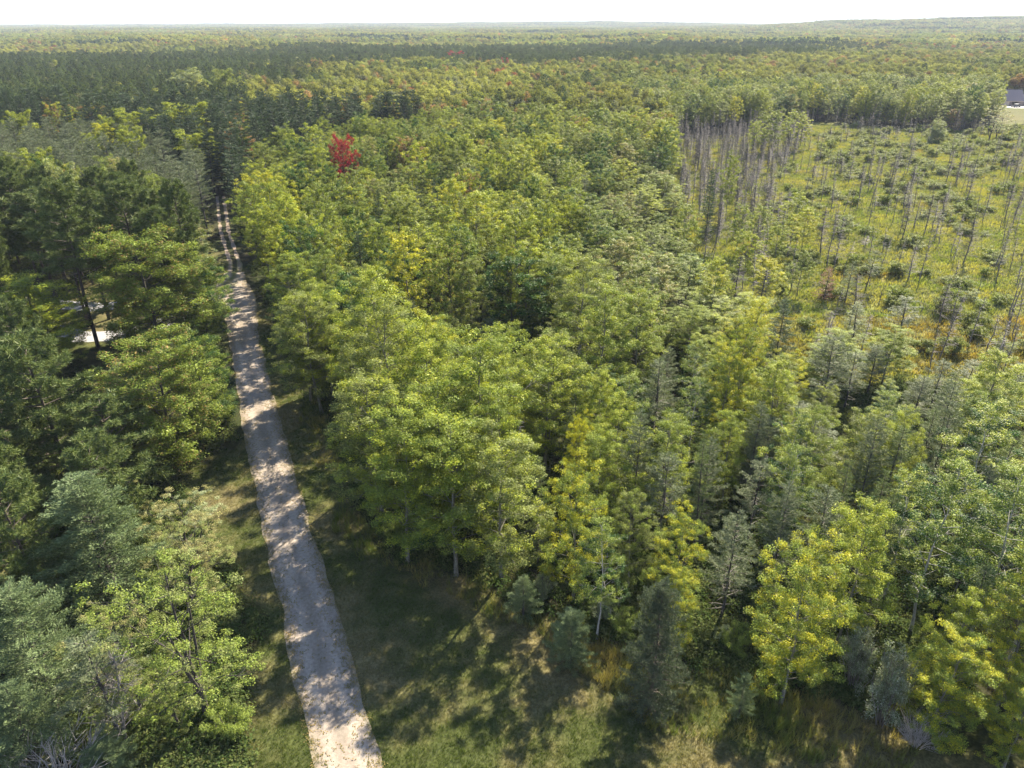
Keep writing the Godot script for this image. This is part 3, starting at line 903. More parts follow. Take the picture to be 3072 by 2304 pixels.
func place_landmarks() -> void:
	mark("cherry", 0, -19.5, -32.8, 12.7, 9.1, "open-crowned tree with dark forked trunk beside the lower stretch of gravel road", "the dark forked tree")
	mark("cherry", 1, -23.5, -32.6, 8.9, 5.9, "small thin-leaved tree with dark trunk, behind the dark forked tree")
	mark("cherry", 0, -20.8, -32.0, 5.4, 4.2, "low crooked tree with grey-barked trunk at the foot of the forked tree")
	mark("white_pine", 0, -29.3, -41.7, 12.5, 9.8, "soft blue-green pine in front of the big red pine by the grass verge", "the soft blue-green pine")
	mark("white_pine", 2, -28.9, -32.9, 10.5, 8.4, "dense blue-green pine at the left edge, above the silver leafless bush", "the dense left-edge pine")
	mark("white_pine", 1, -28.0, -29.2, 7.0, 5.8, "small blue-green pine low in the bottom corner beside the leafless bush")
	mark("jack_pine", 1, -24.2, -31.2, 8.7, 5.7, "half-dead pine with bare grey lower limbs left of the dark forked tree", "the half-dead pine")
	mark("bare_tree", 0, -23.7, -30.9, 8.2, 5.7, "tangle of dead grey limbs leaning out of the half-dead pine", "", "", 0.15)
	mark("bare_bush", 0, -26.3, -28.4, 4.5, 6.6, "leafless silver-grey bush at the bottom edge", "the leafless silver bush")
	mark("white_pine", 2, -23.9, -29.1, 2.4, 4.1, "knee-high pale green pine beside the leafless silver bush")
	mark("shrub", 1, -17.7, -31.7, 2.5, 3.4, "leafy green bush at the foot of the dark forked tree")
	mark("cherry", 2, -25.8, -47.4, 7.0, 7.0, "dry tan-leaved tree on the grass verge behind the dark forked tree", "the dry tan tree")
	mark("cherry", 1, -24.0, -43.1, 6.5, 6.5, "low olive-leaved tree between the dry tan tree and the forked tree")
	mark("red_pine", 3, -41.1, -57.4, 15.9, 9.8, "big olive red pine with pale dead lower limbs beside the left verge", "the big left red pine")
	mark("red_pine", 3, -46.7, -58.3, 14.4, 11.2, "olive red pine at the left edge beside the big red pine")
	mark("red_pine", 3, -35.3, -56.2, 10.8, 8.6, "wide red pine reaching over the verge, on the road side of the big one")
	mark("near_aspen", 1, -59.9, -86.6, 12.0, 13.3, "bright lime-green tree at the left edge before the pine trunks", "the left-edge lime aspen")
	mark("near_aspen", 1, -56.9, -84.1, 9.5, 6.8, "lower lime-green tree beside the lime tree at the left edge")
	mark("near_maple", 0, -46.6, -88.9, 17.0, 13.7, "big orange-flecked maple beside the road before the driveway turn-in", "the orange-flecked maple")
	mark("near_maple", 1, -41.9, -94.0, 12.0, 8.1, "bright green maple rising behind the orange-flecked maple on its road side")
	mark("near_maple", 0, -33.3, -63.0, 13.6, 10.4, "broad green maple with russet patches overhanging the left road edge", "the broad roadside maple")
	mark("near_maple", 1, -32.9, -69.8, 10.7, 6.3, "lower green maple between the two big maples at the road edge")
	mark("shrub", 2, -32.3, -71.3, 4.0, 4.8, "dark leafy bush under the broad roadside maple")
	mark("red_pine", 1, -56.5, -92.4, 22.2, 8.9, "tall red pine with long bare trunk standing on the pale driveway edge", "the pine on the driveway")
	mark("red_pine", 1, -61.9, -100.4, 18.5, 7.8, "tall red pine just behind the pine on the driveway")
	mark("red_pine", 1, -70.1, -107.6, 17.6, 10.3, "slim bare-trunked red pine farther left in the open grove")
	mark("red_pine", 1, -60.3, -103.2, 16.3, 8.7, "bare-trunked red pine between driveway and orange-flecked maple")
	mark("red_pine", 0, -52.1, -98.5, 21.0, 8.2, "tall olive red pine crowning the front of the grove")
	mark("red_pine", 2, -48.4, -102.4, 19.0, 7.9, "red pine at the road end of the grove")
	mark("oak", 1, -71.2, -119.7, 20.0, 6.4, "small pale-yellow crown poking out above the red pine grove", "the pale-yellow oak")
	mark("cherry", 2, -57.3, -129.5, 9.0, 9.1, "tan-leaved tree overhanging the shaded two-track on its left", "the tan two-track tree")
	mark("cherry", 1, -51.3, -115.1, 8.0, 7.5, "olive-leaved tree nearer along the left of the two-track")
	mark("oak", 0, -94.5, -222.8, 19.0, 17.4, "large lime-green oak left of the two-track, biggest of the lime oaks", "the lime-green oaks")
	mark("oak", 0, -108.2, -226.7, 17.0, 15.0, "lime-green oak left of the biggest lime oak")
	mark("oak", 0, -79.2, -195.3, 15.0, 13.1, "lime-green oak leaning over the two-track before the biggest lime oak")
	mark("aspen", 3, -113.8, -215.4, 15.0, 7.2, "small golden tree among grey pines behind the red pine grove", "the small golden aspen", "", 0.0, true)
	mark("oak", 1, -144.3, -355.4, 21.0, 15.6, "pale silvery oak, whitish crown before the dark pine plantation", "the pale silvery oak")
	mark("oak", 2, -121.7, -336.7, 22.0, 14.2, "grey-green round oak beside the pale silvery oak", "the grey-green round oak")
	mark("spruce", 1, -138.0, -301.1, 21.0, 6.0, "dark pointed spruce left of the pale silvery oak", "the dark pointed spruce")
	mark("dark_pine", 0, -165.5, -270.5, 20.0, 12.0, "dark-green plumed white pine at the far left", "the plumed white pines")
	mark("dark_pine", 0, -161.7, -280.9, 20.0, 12.5, "dark-green plumed white pine second from the left")
	mark("dark_pine", 1, -140.6, -262.8, 20.0, 10.1, "dark white pine with upright plumes in the middle of the row")
	mark("dark_pine", 0, -128.8, -261.0, 19.0, 12.4, "dark white pine beside the pointed spruce in the plumed row")
	mark("jack_pine", 2, -77.5, -171.9, 13.0, 10.1, "feathery grey-green pine left of the two-track bend", "the feathery grey pine")
	mark("jack_pine", 1, -74.0, -171.9, 12.0, 8.5, "grey pine with bare brown lower branches at the two-track bend")
	mark("maple", 3, -37.7, -168.9, 17.5, 6.2, "scarlet maple, the only bright red tree in the middle of the forest", "the scarlet maple", "", 0.0, true)
	mark("maple", 3, -48.7, -702.9, 18.0, 16.2, "dark crimson maple far back before the pine belt", "the far crimson maple", "", 0.0, true)
	mark("maple", 3, -5.5, -596.8, 16.0, 8.3, "tiny far red maple right of the far crimson maple", "", "", 0.0, true)
	mark("maple", 3, -31.2, -384.6, 8.0, 3.2, "small red maple far off beside the dark pines", "the far red maple")
	mark("maple", 4, -24.9, -184.5, 15.0, 8.5, "russet maple right of and behind the scarlet maple", "the russet maple", "", 0.0, true)
	mark("maple", 4, 5.2, -367.9, 14.0, 10.4, "russet maple far back in the middle forest")
	mark("maple", 5, -100.2, -312.5, 14.0, 9.6, "peach-tipped maple behind the two-track end")
	mark("maple", 4, -128.2, -526.4, 18.0, 11.0, "reddish far maple above the grey pines")
	mark("aspen", 1, -34.4, -113.6, 16.0, 8.0, "bright aspen at the first bend of the two-track, biggest on its right side", "the two-track aspens")
	mark("aspen", 1, -40.1, -116.3, 14.0, 6.0, "bright aspen overhanging the two-track from the right")
	mark("aspen", 0, -29.1, -112.0, 16.0, 6.8, "tall green aspen right of the bright two-track aspens")
	mark("aspen", 7, -33.8, -103.2, 14.0, 6.7, "lime-tipped aspen at the road side of the clearing shade")
	mark("near_aspen", 0, -27.6, -92.1, 13.5, 7.9, "green aspen leaning over the road across from the orange-flecked maple")
	mark("near_aspen", 3, -21.6, -73.7, 14.8, 7.5, "white-trunked aspen standing right of the road, foremost of three trunks", "the white-trunked aspens")
	mark("near_aspen", 3, -23.5, -76.1, 13.2, 6.7, "white-trunked aspen just behind the foremost trunk, on the road side")
	mark("near_aspen", 0, -21.2, -77.7, 14.2, 6.8, "white-trunked aspen hidden behind the foremost trunk, on the forest side")
	mark("bare_tree", 0, -30.2, -95.2, 9.7, 4.4, "bare silver branches above the road right of the driveway turn-in", "the bare silver branches")
	mark("near_aspen", 1, -14.2, -71.5, 18.0, 8.9, "tall lime-tipped aspen at the top of the big roadside clump", "the big roadside aspen clump")
	mark("near_aspen", 3, -11.9, -62.4, 17.8, 8.7, "tan-tinged aspen in the middle of the big roadside clump")
	mark("near_aspen", 1, -7.6, -59.1, 17.1, 8.6, "lime-green aspen at the forest side of the big roadside clump")
	mark("near_aspen", 0, -2.6, -56.8, 17.4, 8.9, "full green aspen at the right shoulder of the big clump")
	mark("near_aspen", 3, -11.5, -54.0, 14.7, 8.1, "grey-green aspen low at the road face of the big clump")
	mark("near_aspen", 0, -8.6, -48.0, 14.8, 7.9, "green aspen bulging from the front of the big clump", "the bulging front aspen")
	mark("near_aspen", 0, -4.5, -46.3, 14.2, 8.5, "dark-shaded aspen at the lawn edge below the big clump")
	mark("near_aspen", 3, -0.8, -45.7, 13.8, 7.2, "grey-green aspen at the right foot of the big clump")
	mark("near_aspen", 0, -6.0, -53.3, 15.4, 8.0, "green aspen in the shaded heart of the big clump")
	mark("maple", 2, 0.1, -88.9, 14.0, 8.8, "dark round maple deep in the aspen stand", "the dark round maple", "", 0.0, true)
	mark("maple", 0, -0.6, -88.9, 15.0, 3.2, "orange-topped maple poking up behind the dark round maple")
	mark("maple", 6, 4.5, -113.4, 15.0, 6.9, "dark leafy maple above and behind the big aspen clump")
	mark("aspen", 3, -13.3, -92.9, 16.0, 6.4, "golden aspen above the big roadside clump", "the golden mid-forest aspen", "", 0.0, true)
	mark("near_aspen", 1, 3.4, -61.5, 14.7, 7.9, "lime aspen in the gap between the dark maple and the big clump")
	mark("near_aspen", 2, 4.7, -43.4, 12.5, 5.2, "yellow-topped young aspen standing before the mixed stand", "the yellow-topped young aspen")
	mark("near_aspen", 4, 5.9, -53.3, 11.0, 3.1, "slim orange-yellow aspen behind the yellow-topped young aspen", "the slim orange-yellow aspen")
	mark("near_aspen", 1, 9.1, -55.1, 12.0, 4.8, "lime aspen between the slim orange-yellow aspen and its neighbours")
	mark("near_aspen", 1, 8.0, -59.7, 12.0, 4.7, "lime-green aspen rising behind the slim orange-yellow aspen")
	mark("near_aspen", 2, 12.0, -41.9, 9.7, 3.9, "bright yellow sapling aspen above the grey juniper", "the yellow sapling")
	mark("near_aspen", 2, 11.0, -38.7, 7.3, 3.2, "small yellow aspen touching the top of the grey juniper")
	mark("juniper", 0, 8.9, -33.3, 10.6, 4.6, "dense dark grey-green juniper at the lawn edge", "the grey juniper")
	mark("white_pine", 2, 4.1, -37.4, 4.5, 3.8, "small blue-green pine beside the yellow-topped young aspen, nearer the juniper", "the small blue-green pine")
	mark("white_pine", 1, 0.8, -41.4, 4.2, 3.0, "small blue-green pine left of the other small blue pine at the lawn edge")
	mark("white_pine", 2, 14.6, -33.1, 3.5, 2.1, "bright green seedling pine in the tall grass right of the juniper")
	mark("near_aspen", 2, 17.6, -34.0, 13.1, 5.8, "golden-edged aspen with dark bare trunk foot at the lawn edge", "the golden lawn-edge aspen")
	mark("near_aspen", 1, 22.9, -38.7, 12.6, 5.4, "lime-yellow aspen behind the golden lawn-edge aspen", "the lime corner aspen")
	mark("near_aspen", 2, 25.7, -31.2, 8.9, 4.6, "golden aspen over the silvery bush near the lower right corner", "the lower right golden aspen")
	mark("near_aspen", 2, 29.3, -29.3, 7.4, 4.0, "golden aspen at the right edge of the lower corner")
	mark("shrub", 0, 23.5, -32.5, 6.4, 4.3, "silvery bush beside the lower right golden aspen", "the silvery bush")
	mark("shrub", 0, 22.7, -35.1, 5.7, 3.6, "silvery bush between the golden lawn-edge aspen and its lime neighbour")
	mark("bare_bush", 0, 24.9, -30.9, 3.2, 3.4, "bare grey branches low under the lower right golden aspen")
	mark("birch", 0, 28.8, -39.8, 15.3, 6.2, "white-trunked birch behind the lime aspen, its trunk showing through leaves", "the white-trunked birch")
	mark("birch", 0, 32.1, -38.7, 15.2, 6.4, "green birch right of the white-trunked birch")
	mark("birch", 1, 34.6, -37.4, 15.0, 5.9, "olive birch at the right edge above the lower right golden aspen")
	mark("birch", 1, 28.4, -43.4, 12.2, 5.0, "olive birch left of the white-trunked birch")
	mark("birch", 1, 37.6, -50.4, 14.0, 6.3, "olive-lime birch at the right edge behind the other birches")
	mark("near_aspen", 1, 46.6, -63.8, 12.0, 6.8, "lime aspen at the right edge below the bog")
	mark("spruce", 0, 33.5, -85.2, 9.5, 5.3, "dark full spruce among yellow aspens in the mixed stand", "the dark full spruce", "", 0.0, true)
	mark("jack_pine", 1, 28.0, -63.2, 7.0, 5.2, "grey pine with bare trunk in front of the orange tree", "the bare-trunked grey pines")
	mark("jack_pine", 3, 29.0, -60.7, 6.5, 5.3, "grey pine with red-brown dead tip beside the bare-trunked one")
	mark("jack_pine", 0, 34.6, -72.9, 10.1, 5.6, "tall grey pine right of the orange tree")
	mark("jack_pine", 2, 23.7, -59.1, 7.6, 5.2, "low grey-green pine left of the bare-trunked grey pines")
	mark("near_aspen", 4, 29.2, -71.0, 9.0, 4.2, "orange-yellow small tree beside the dark full spruce", "the orange aspen")
	mark("near_aspen", 2, 23.1, -66.9, 14.5, 4.9, "yellow aspen leading the bright group left of the dark spruce", "the bright yellow aspens")
	mark("near_aspen", 2, 20.9, -64.5, 12.4, 4.5, "yellow aspen at the road side of the bright group")
	mark("near_aspen", 1, 24.6, -61.9, 12.1, 5.3, "lime-yellow aspen at the front of the bright group")
	mark("near_aspen", 4, 29.1, -82.3, 11.0, 4.7, "golden aspen between the bright group and the bog")
	mark("dying_spruce", 0, 49.5, -110.9, 5.9, 3.8, "rust-brown dying spruce near the near edge of the bog", "the rust-brown spruce")
	mark("tamarack", 0, 52.7, -110.3, 6.8, 3.3, "slim green conifer right of the rust-brown spruce at the bog edge", "the slim bog-edge conifer")
	mark("tamarack", 0, 46.8, -93.5, 6.1, 4.7, "feathery conifer before the slim bog-edge conifer")
	mark("jack_pine", 1, 54.1, -95.2, 6.5, 5.4, "sparse dark-trunked pine at the grassy near edge of the bog", "the sparse bog-edge pine")
	mark("jack_pine", 1, 58.3, -115.9, 7.0, 3.8, "thin tree leaning beside the open rusty grass", "", "", 0.1)
	mark("aspen", 1, 55.5, -143.9, 10.2, 5.6, "tall lime aspen standing alone at the left side of the bog", "the lone lime aspen")
	mark("aspen", 0, 48.3, -140.6, 9.0, 5.3, "green aspen beside the lone lime aspen on its road side")
	mark("aspen", 0, 47.1, -162.0, 15.0, 4.8, "slender green aspen among the dead trees", "the slender lone aspen")
	mark("spruce", 1, 39.1, -146.7, 14.4, 3.1, "slim dark spruce beside the slender aspen among the dead trees")
	mark("dead_tree", 2, 59.6, -82.5, 8.0, 2.8, "pair of bleached bare trunks rising at the right edge below the bog")
	mark("dead_tree", 3, 61.5, -83.2, 7.2, 2.6, "dark bare trunk beside the bleached trunk at the right edge")
	mark("aspen", 0, 84.5, -259.6, 12.9, 7.5, "green aspen on the road side of the island of aspens in the bog")
	mark("aspen", 0, 87.0, -254.7, 14.4, 7.9, "tallest green aspen in the island of aspens in the bog", "the bog aspen island")
	mark("aspen", 1, 94.3, -261.6, 13.5, 7.8, "green aspen on the bog side of the island of aspens")
	mark("aspen", 7, 98.8, -264.6, 12.0, 6.7, "outermost lime aspen of the island of aspens in the bog")
	mark("aspen", 1, 79.8, -250.1, 11.3, 6.0, "low lime aspen at the foot of the island of aspens")
	mark("willow", 0, 156.2, -283.1, 8.6, 8.8, "pale dome-crowned willow on a dark stem in the far bog", "the pale domed willow")
	mark("maple", 4, 178.4, -312.4, 8.6, 6.3, "pale pinkish pointed tree behind the pale domed willow")
	mark("cherry", 2, 177.9, -286.7, 12.8, 9.6, "thin tan tree with dark stems at the far right bog edge", "the thin tan tree")
	mark("cherry", 2, 184.0, -292.7, 10.0, 7.9, "leaning tan tree beside the thin tan tree, toward the house", "", "", 0.12)
	mark("dead_tree", 1, 81.7, -153.2, 12.1, 3.2, "tallest twiggy dead tree in the middle of the bog", "the tallest dead tree", "", 0.04)
	mark("dead_tree", 5, 108.4, -176.9, 8.1, 4.4, "dead tree with bleached knobbly limbs right of the tallest dead tree", "the bleached knobbly dead tree", "", 0.04)
	mark("dead_tree", 3, 96.6, -152.9, 16.0, 2.1, "long leaning dead tree crossing behind the knobbly one", "the long leaning dead tree", "", 0.04)
	mark("dead_tree", 5, 102.3, -202.9, 8.3, 5.0, "dark twiggy dead tree behind the tallest dead tree", "the dark twiggy dead tree", "", 0.04)
	mark("dead_tree", 1, 115.1, -219.8, 10.3, 4.5, "dense twiggy dead tree far out before the domed willow", "the dense twiggy dead tree", "", 0.04)
	mark("dead_tree", 0, 123.6, -222.0, 8.4, 2.2, "clean dark dead trunk before the domed willow", "", "", 0.04)
	mark("dead_tree", 1, 95.5, -198.0, 8.7, 4.1, "hazy twigged dead tree left of the dark twiggy one", "", "", 0.04)
	mark("dead_tree", 0, 95.8, -204.8, 7.6, 2.0, "straight dead trunk left of the hazy twigged dead tree", "", "", 0.04)
	mark("dead_tree", 0, 84.5, -153.2, 7.9, 1.5, "dead trunk just right of the tallest dead tree", "", "", 0.04)
	mark("dead_tree", 3, 89.5, -153.2, 7.9, 2.1, "slim leaning dead trunk farther right of the tallest dead tree", "", "", 0.04)
	mark("dead_tree", 0, 91.4, -152.9, 5.9, 1.5, "short dark dead trunk between the leaning ones", "", "", 0.04)
	mark("dead_tree", 0, 74.4, -162.8, 8.6, 1.6, "tall bare dead trunk on the road side of the bog", "the tall bare trunk", "", 0.04)
	mark("dead_tree", 1, 65.4, -147.4, 7.5, 3.2, "twiggy dead tree before the bare trunk", "", "", 0.04)
	mark("dead_tree", 3, 126.7, -192.2, 9.8, 2.6, "leaning dead trunk near the right edge of the bog", "the edge dead trunk", "", 0.04)
	mark("dead_tree", 1, 114.3, -167.1, 8.3, 3.5, "twiggy dead tree at the right edge of the bog", "", "", 0.04)
	mark("aspen", 1, 38.1, -116.1, 10.0, 5.2, "lime aspen leaning into the dead trees, nearest the dark spruce")
	mark("aspen", 7, 29.9, -101.9, 10.0, 5.4, "lime aspen in front of the dead-tree thicket")
	mark("aspen", 0, 46.6, -126.2, 9.0, 4.8, "green aspen between the lone lime aspen and the thicket")
	mark("aspen", 2, 53.9, -133.8, 9.5, 5.1, "green-gold aspen on the bog side of the lone lime aspen")
	mark("aspen", 0, 42.2, -136.0, 10.0, 4.5, "slim green aspen inside the dead-tree thicket")
	mark("aspen", 3, 37.9, -104.1, 9.0, 5.1, "golden aspen at the near edge of the dead-tree thicket")
	mark("aspen", 0, 29.7, -127.0, 12.0, 5.7, "green aspen at the road side of the dead-tree thicket")
	mark("aspen", 6, 45.9, -112.5, 8.0, 4.5, "small green aspen at the near bog edge, beside thin dead trunks")
	mark("dead_tree", 0, 66.5, -189.9, 6.0, 1.6, "fallen grey log lying in the dead-tree thicket", "", "", 1.5)
	mark("dead_tree", 3, 87.0, -154.8, 6.0, 1.6, "fallen dark log near the foot of the tallest dead tree", "", "", 1.48)
	mark("dead_tree", 0, 98.5, -149.2, 5.0, 1.6, "fallen log in the yellow grass toward the right edge of the bog", "", "", -1.5)


func in_view(x: float, z: float, margin: float) -> bool:
	return absf(x) < -z * 0.745 + margin


func blocked(x: float, z: float, r: float) -> bool:
	var p := Vector2(x, z)
	if absf(x - road_x(z)) < road_half(z) + r + (0.8 if z > -100.0 else 0.3) and z > -188.0:
		return true
	for d in DRIVES:
		for q in d.size() - 1:
			if Geometry2D.get_closest_point_to_segment(p, Vector2(d[q][0], d[q][1]), Vector2(d[q + 1][0], d[q + 1][1])).distance_to(p) < 2.2 + r * 0.5:
				return true
	return in_lawn(x, z) or inside(p, YARD) or inside(p, GAP)


var most := {"aspen": 250, "maple": 200, "red_pine": 200, "jack_pine": 200, "white_pine": 120, "dark_pine": 100, "spruce": 80, "tamarack": 100, "birch": 80, "cherry": 40, "oak": 60, "dead_tree": 290, "bog_shrub": 290, "shrub": 150}
var rest := {}      # what stands beyond those, for the forest behind


func grow(kind: String, variant: int, x: float, z: float, height: float, width: float, group: String) -> void:
	if height == 0.0:
		height = width * rf(0.42, 0.62)
	var counted: String = {"near_aspen": "aspen", "near_maple": "maple"}.get(kind, kind)
	if most.get(counted, 0) > 0:
		most[counted] -= 1
		var o := tree(kind, variant, x, z, height, width, "", group, rf(-0.03, 0.03) if counted != "dead_tree" else rf(-0.09, 0.09))
		var p: Dictionary = kinds[kind][variant % kinds[kind].size()]
		var slim := "slender" if width / height < 0.3 else "broad" if width / height > 0.42 else "full-crowned"
		if counted in ["dead_tree", "shrub", "bog_shrub"]:
			slim = "tall" if height > p.height else "short"
		pending.append([o, slim + " " + p.look + " " + CALLED[kind][1], x, z])
		return
	var key := kind + "/%d" % (variant % kinds[kind].size())
	if not rest.has(key):
		rest[key] = []
	var pr: Dictionary = kinds[kind][variant % kinds[kind].size()]
	var w: float = width / (2.0 * pr.radius)
	rest[key].append(Transform3D(Basis(Vector3.UP, rf(0, TAU)) * Basis.from_scale(Vector3(w, height / pr.height, w)), Vector3(x, land(x, z), z)))
	trees.append([x, z, width / 2.0])


func species(x: float, z: float) -> Array:      # [kind, variant, height, width, group]
	var p := Vector2(x, z)
	var r := rng.randf()
	var patch := soft.get_noise_2d(x * 1.3 + 40.0, z * 1.3)
	if inside(p, RED_PINES):
		return ["red_pine", rng.randi() % 3, rf(18, 22), rf(5.2, 7.2), "red pines left of the gravel road"]
	if inside(p, GREY_PINES):
		if r < 0.05:
			return ["oak", 0, rf(14, 17), rf(7, 10), "oaks among the pines"]
		return ["jack_pine", rng.randi() % 4, rf(13, 16), rf(5, 6.5), "grey pines behind the red pine grove"]
	if inside(p, DARK_PINES):
		if r < 0.08:
			return ["maple", [4, 6, 5][rng.randi() % 3], rf(15, 18), rf(7, 9), "maples among the dark pines"]
		return ["dark_pine", rng.randi() % 2, rf(17, 22), rf(5.5, 7.5), "dark pines behind the grey pines"]
	if inside(p, LEFT_MIX):
		if r < 0.5:
			return ["red_pine", 3, rf(12, 16), rf(6, 8), "red pines left of the gravel road"]
		if r < 0.8:
			return ["white_pine", rng.randi() % 3, rf(9, 12), rf(5, 7), "white pines left of the gravel road"]
		return ["cherry", rng.randi() % 2, rf(8, 11), rf(5, 6.5), "open-crowned trees left of the gravel road"]
	if inside(p, FRONT_MIX):      # the younger, mixed stand at the lower right
		var tall := rf(8.5, 12.0)
		if r < 0.40:
			return ["near_aspen", [1, 2, 0, 3, 5, 6, 7][rng.randi() % 7], tall, tall * rf(0.36, 0.46), "young aspens in the mixed stand"]
		if r < 0.62:
			return ["jack_pine", rng.randi() % 4, tall, rf(3.6, 4.8), "jack pines in the mixed stand"]
		if r < 0.72:
			return ["tamarack", rng.randi() % 2, tall, rf(2.4, 3.2), "feathery conifers in the mixed stand"]
		if r < 0.90:
			return ["birch", rng.randi() % 2, tall * 1.05, tall * rf(0.36, 0.44), "birches in the mixed stand"]
		return ["shrub", rng.randi() % 4, rf(2.5, 4.5), rf(3.2, 4.5), "shrubs between the trees of the mixed stand"]
	if r < 0.045:
		return ["jack_pine" if rng.randf() < 0.6 else "spruce", rng.randi() % 4, rf(11, 15), rf(3.4, 4.6), "conifers among the aspens"]
	if r < 0.17:
		return ["maple", [0, 1, 2, 5, 1, 6, 1, 2][rng.randi() % 8], rf(12, 16), rf(5.5, 7.5), "maples among the aspens"]
	if r < 0.20:
		return ["oak", [0, 2, 3][rng.randi() % 3], rf(13, 16), rf(6.5, 8.5), "oaks among the aspens"]
	if r < 0.225:
		return ["dead_tree", [1, 5, 2][rng.randi() % 3], rf(8, 12), rf(3, 4), "dead trees among the aspens"]
	var tall := 13.0 + 4.0 * soft.get_noise_2d(x * 3.0 + 200.0, z * 3.0) + rf(-3.2, 3.4)
	var v: int = [0, 1, 4, 6, 7, 8, 9, 10, 11, 0][rng.randi() % 10]
	if patch > 0.18:
		v = [1, 2, 7, 8, 0, 6, 4, 11, 3, 8][rng.randi() % 10]
	elif patch < -0.2:
		v = [4, 5, 0, 6, 9, 10][rng.randi() % 6]
	return ["aspen" if z < -95.0 else "near_aspen", v if z < -95.0 else [0, 1, 2, 2, 3, 3, 5, 1, 7, 6, 5, 2][v], tall, 1.6 + tall * rf(0.28, 0.46), "aspens right of the gravel road"]


func detailed(x: float, z: float) -> bool:      # where trees are built whole; beyond it crowns are enough
	return z > -262.0 or (z > -430.0 and x > 55.0 and x > -z * 0.13)


func bog_distance(x: float, z: float) -> float:
	var best := 1e9
	var p := Vector2(x, z)
	for k in BOG.size():
		best = minf(best, Geometry2D.get_closest_point_to_segment(p, BOG[k], BOG[(k + 1) % BOG.size()]).distance_to(p))
	return best


func fill_edge() -> void:      # shrubs where the trees meet the mown grass
	rng.seed = 63
	for k in range(2, 13):
		var a := LAWN[k]
		var b := LAWN[k + 1]
		var n := int(a.distance_to(b) / 1.7)
		for q in n:
			var p := a.lerp(b, (q + rf(-0.3, 0.3)) / n) + Vector2(rf(0.2, 1.8), -rf(0.4, 2.6))
			var w := rf(1.6, 3.0)
			if not crowded(p.x, p.y, w * 0.5, 0.4):
				grow("shrub", [1, 2, 1, 3, 2][rng.randi() % 5], p.x, p.y, w * rf(0.7, 1.3), w, "shrubs along the mown edge")


func fill_forest() -> void:
	rng.seed = 77
	var z := -29.0
	while z > -430.0:
		var step := 4.6 if z < -262.0 else 3.7 if z > -75.0 else 4.3
		var x := z * 0.76 - 14.0
		while x < -z * 0.76 + 14.0:
			var px := x + rf(-0.42, 0.42) * step
			var pz := z + rf(-0.42, 0.42) * step
			x += step
			if not detailed(px, pz) or px > 40.0 and in_bog(px, pz):
				continue
			if inside(Vector2(px, pz), BOG):
				continue
			if px < road_x(pz) and pz > -112.0 and not inside(Vector2(px, pz), LEFT_MIX) and not inside(Vector2(px, pz), RED_PINES):
				continue
			if fine.get_noise_2d(px * 0.35 + 7.0, pz * 0.35) > 0.42 and pz < -55.0:      # small openings
				continue
			var s := species(px, pz)
			s[2] *= lerpf(0.5, 1.0, clampf((bog_distance(px, pz) - 2.0) / 26.0, 0, 1)) if pz > -190.0 else 1.0
			if inside(Vector2(px, pz), LOW_GROWTH):
				s[2] = minf(s[2], 6.0)
				s[3] = minf(s[3], 5.0)
			for o in open_spots:      # low growth before the trees that stand clear of their neighbours
				var to := Vector2(o[0], o[1])
				var d := to.normalized()
				var q := Vector2(px, pz)
				if q.dot(d) < to.length() and q.dot(d) > to.length() - 17.0 and absf(q.cross(d)) < o[3] * 0.5 + 1.5:
					s[2] = minf(s[2], o[2] * 0.5)
					s[3] = minf(s[3], 4.0)
			var r: float = s[3] * 0.5
			if blocked(px, pz, r * 0.55) or crowded(px, pz, r, 0.56 if not s[0] in ["shrub", "jack_pine", "tamarack"] else 0.45):
				continue
			grow(s[0], s[1], px, pz, s[2], s[3], s[4])
		z -= step


func fill_bog() -> void:
	rng.seed = 5
	# dead trees: thickest along the near-left side of the bog
	var z := -68.0
	while z > -325.0:
		var x := 34.0
		while x < -z * 0.74 + 8.0:
			var px := x + rf(-2.4, 2.4)
			var pz := z + rf(-2.4, 2.4)
			x += 3.3
			if not in_bog(px, pz):
				continue
			var thick := inside(Vector2(px + 6.0 * soft.get_noise_2d(px * 3.0, pz * 3.0), pz), SNAGS)
			if rng.randf() < (0.85 if thick else 0.26 if pz > -230.0 else 0.12) + 0.35 * fine.get_noise_2d(px * 0.3, pz * 0.3):
				if not crowded(px, pz, 0.5, 0.6):
					var v: int = [1, 5, 0, 1, 2, 5][rng.randi() % 6] if thick else [1, 5, 0, 3, 4, 2, 3, 0][rng.randi() % 8]
					var h: float = kinds["dead_tree"][v].height * (0.35 + 0.75 * pow(rng.randf(), 0.8))
					grow("dead_tree", v, px, pz, h, kinds["dead_tree"][v].radius * 2.0 * rf(0.9, 1.2), "dead trees standing in the bog")
			elif not thick and rng.randf() < 0.04 + (0.42 if pz < -170.0 else 0.0) + 2.8 * soft.get_noise_2d(px * 2.5 + 60.0, pz * 2.5):
				var v := rng.randi() % 3
				if not crowded(px, pz, 1.2, 0.45):
					grow("bog_shrub", v, px, pz, 0.0, rf(2.2, 6.0), "low shrubs across the bog")
		z -= 3.4


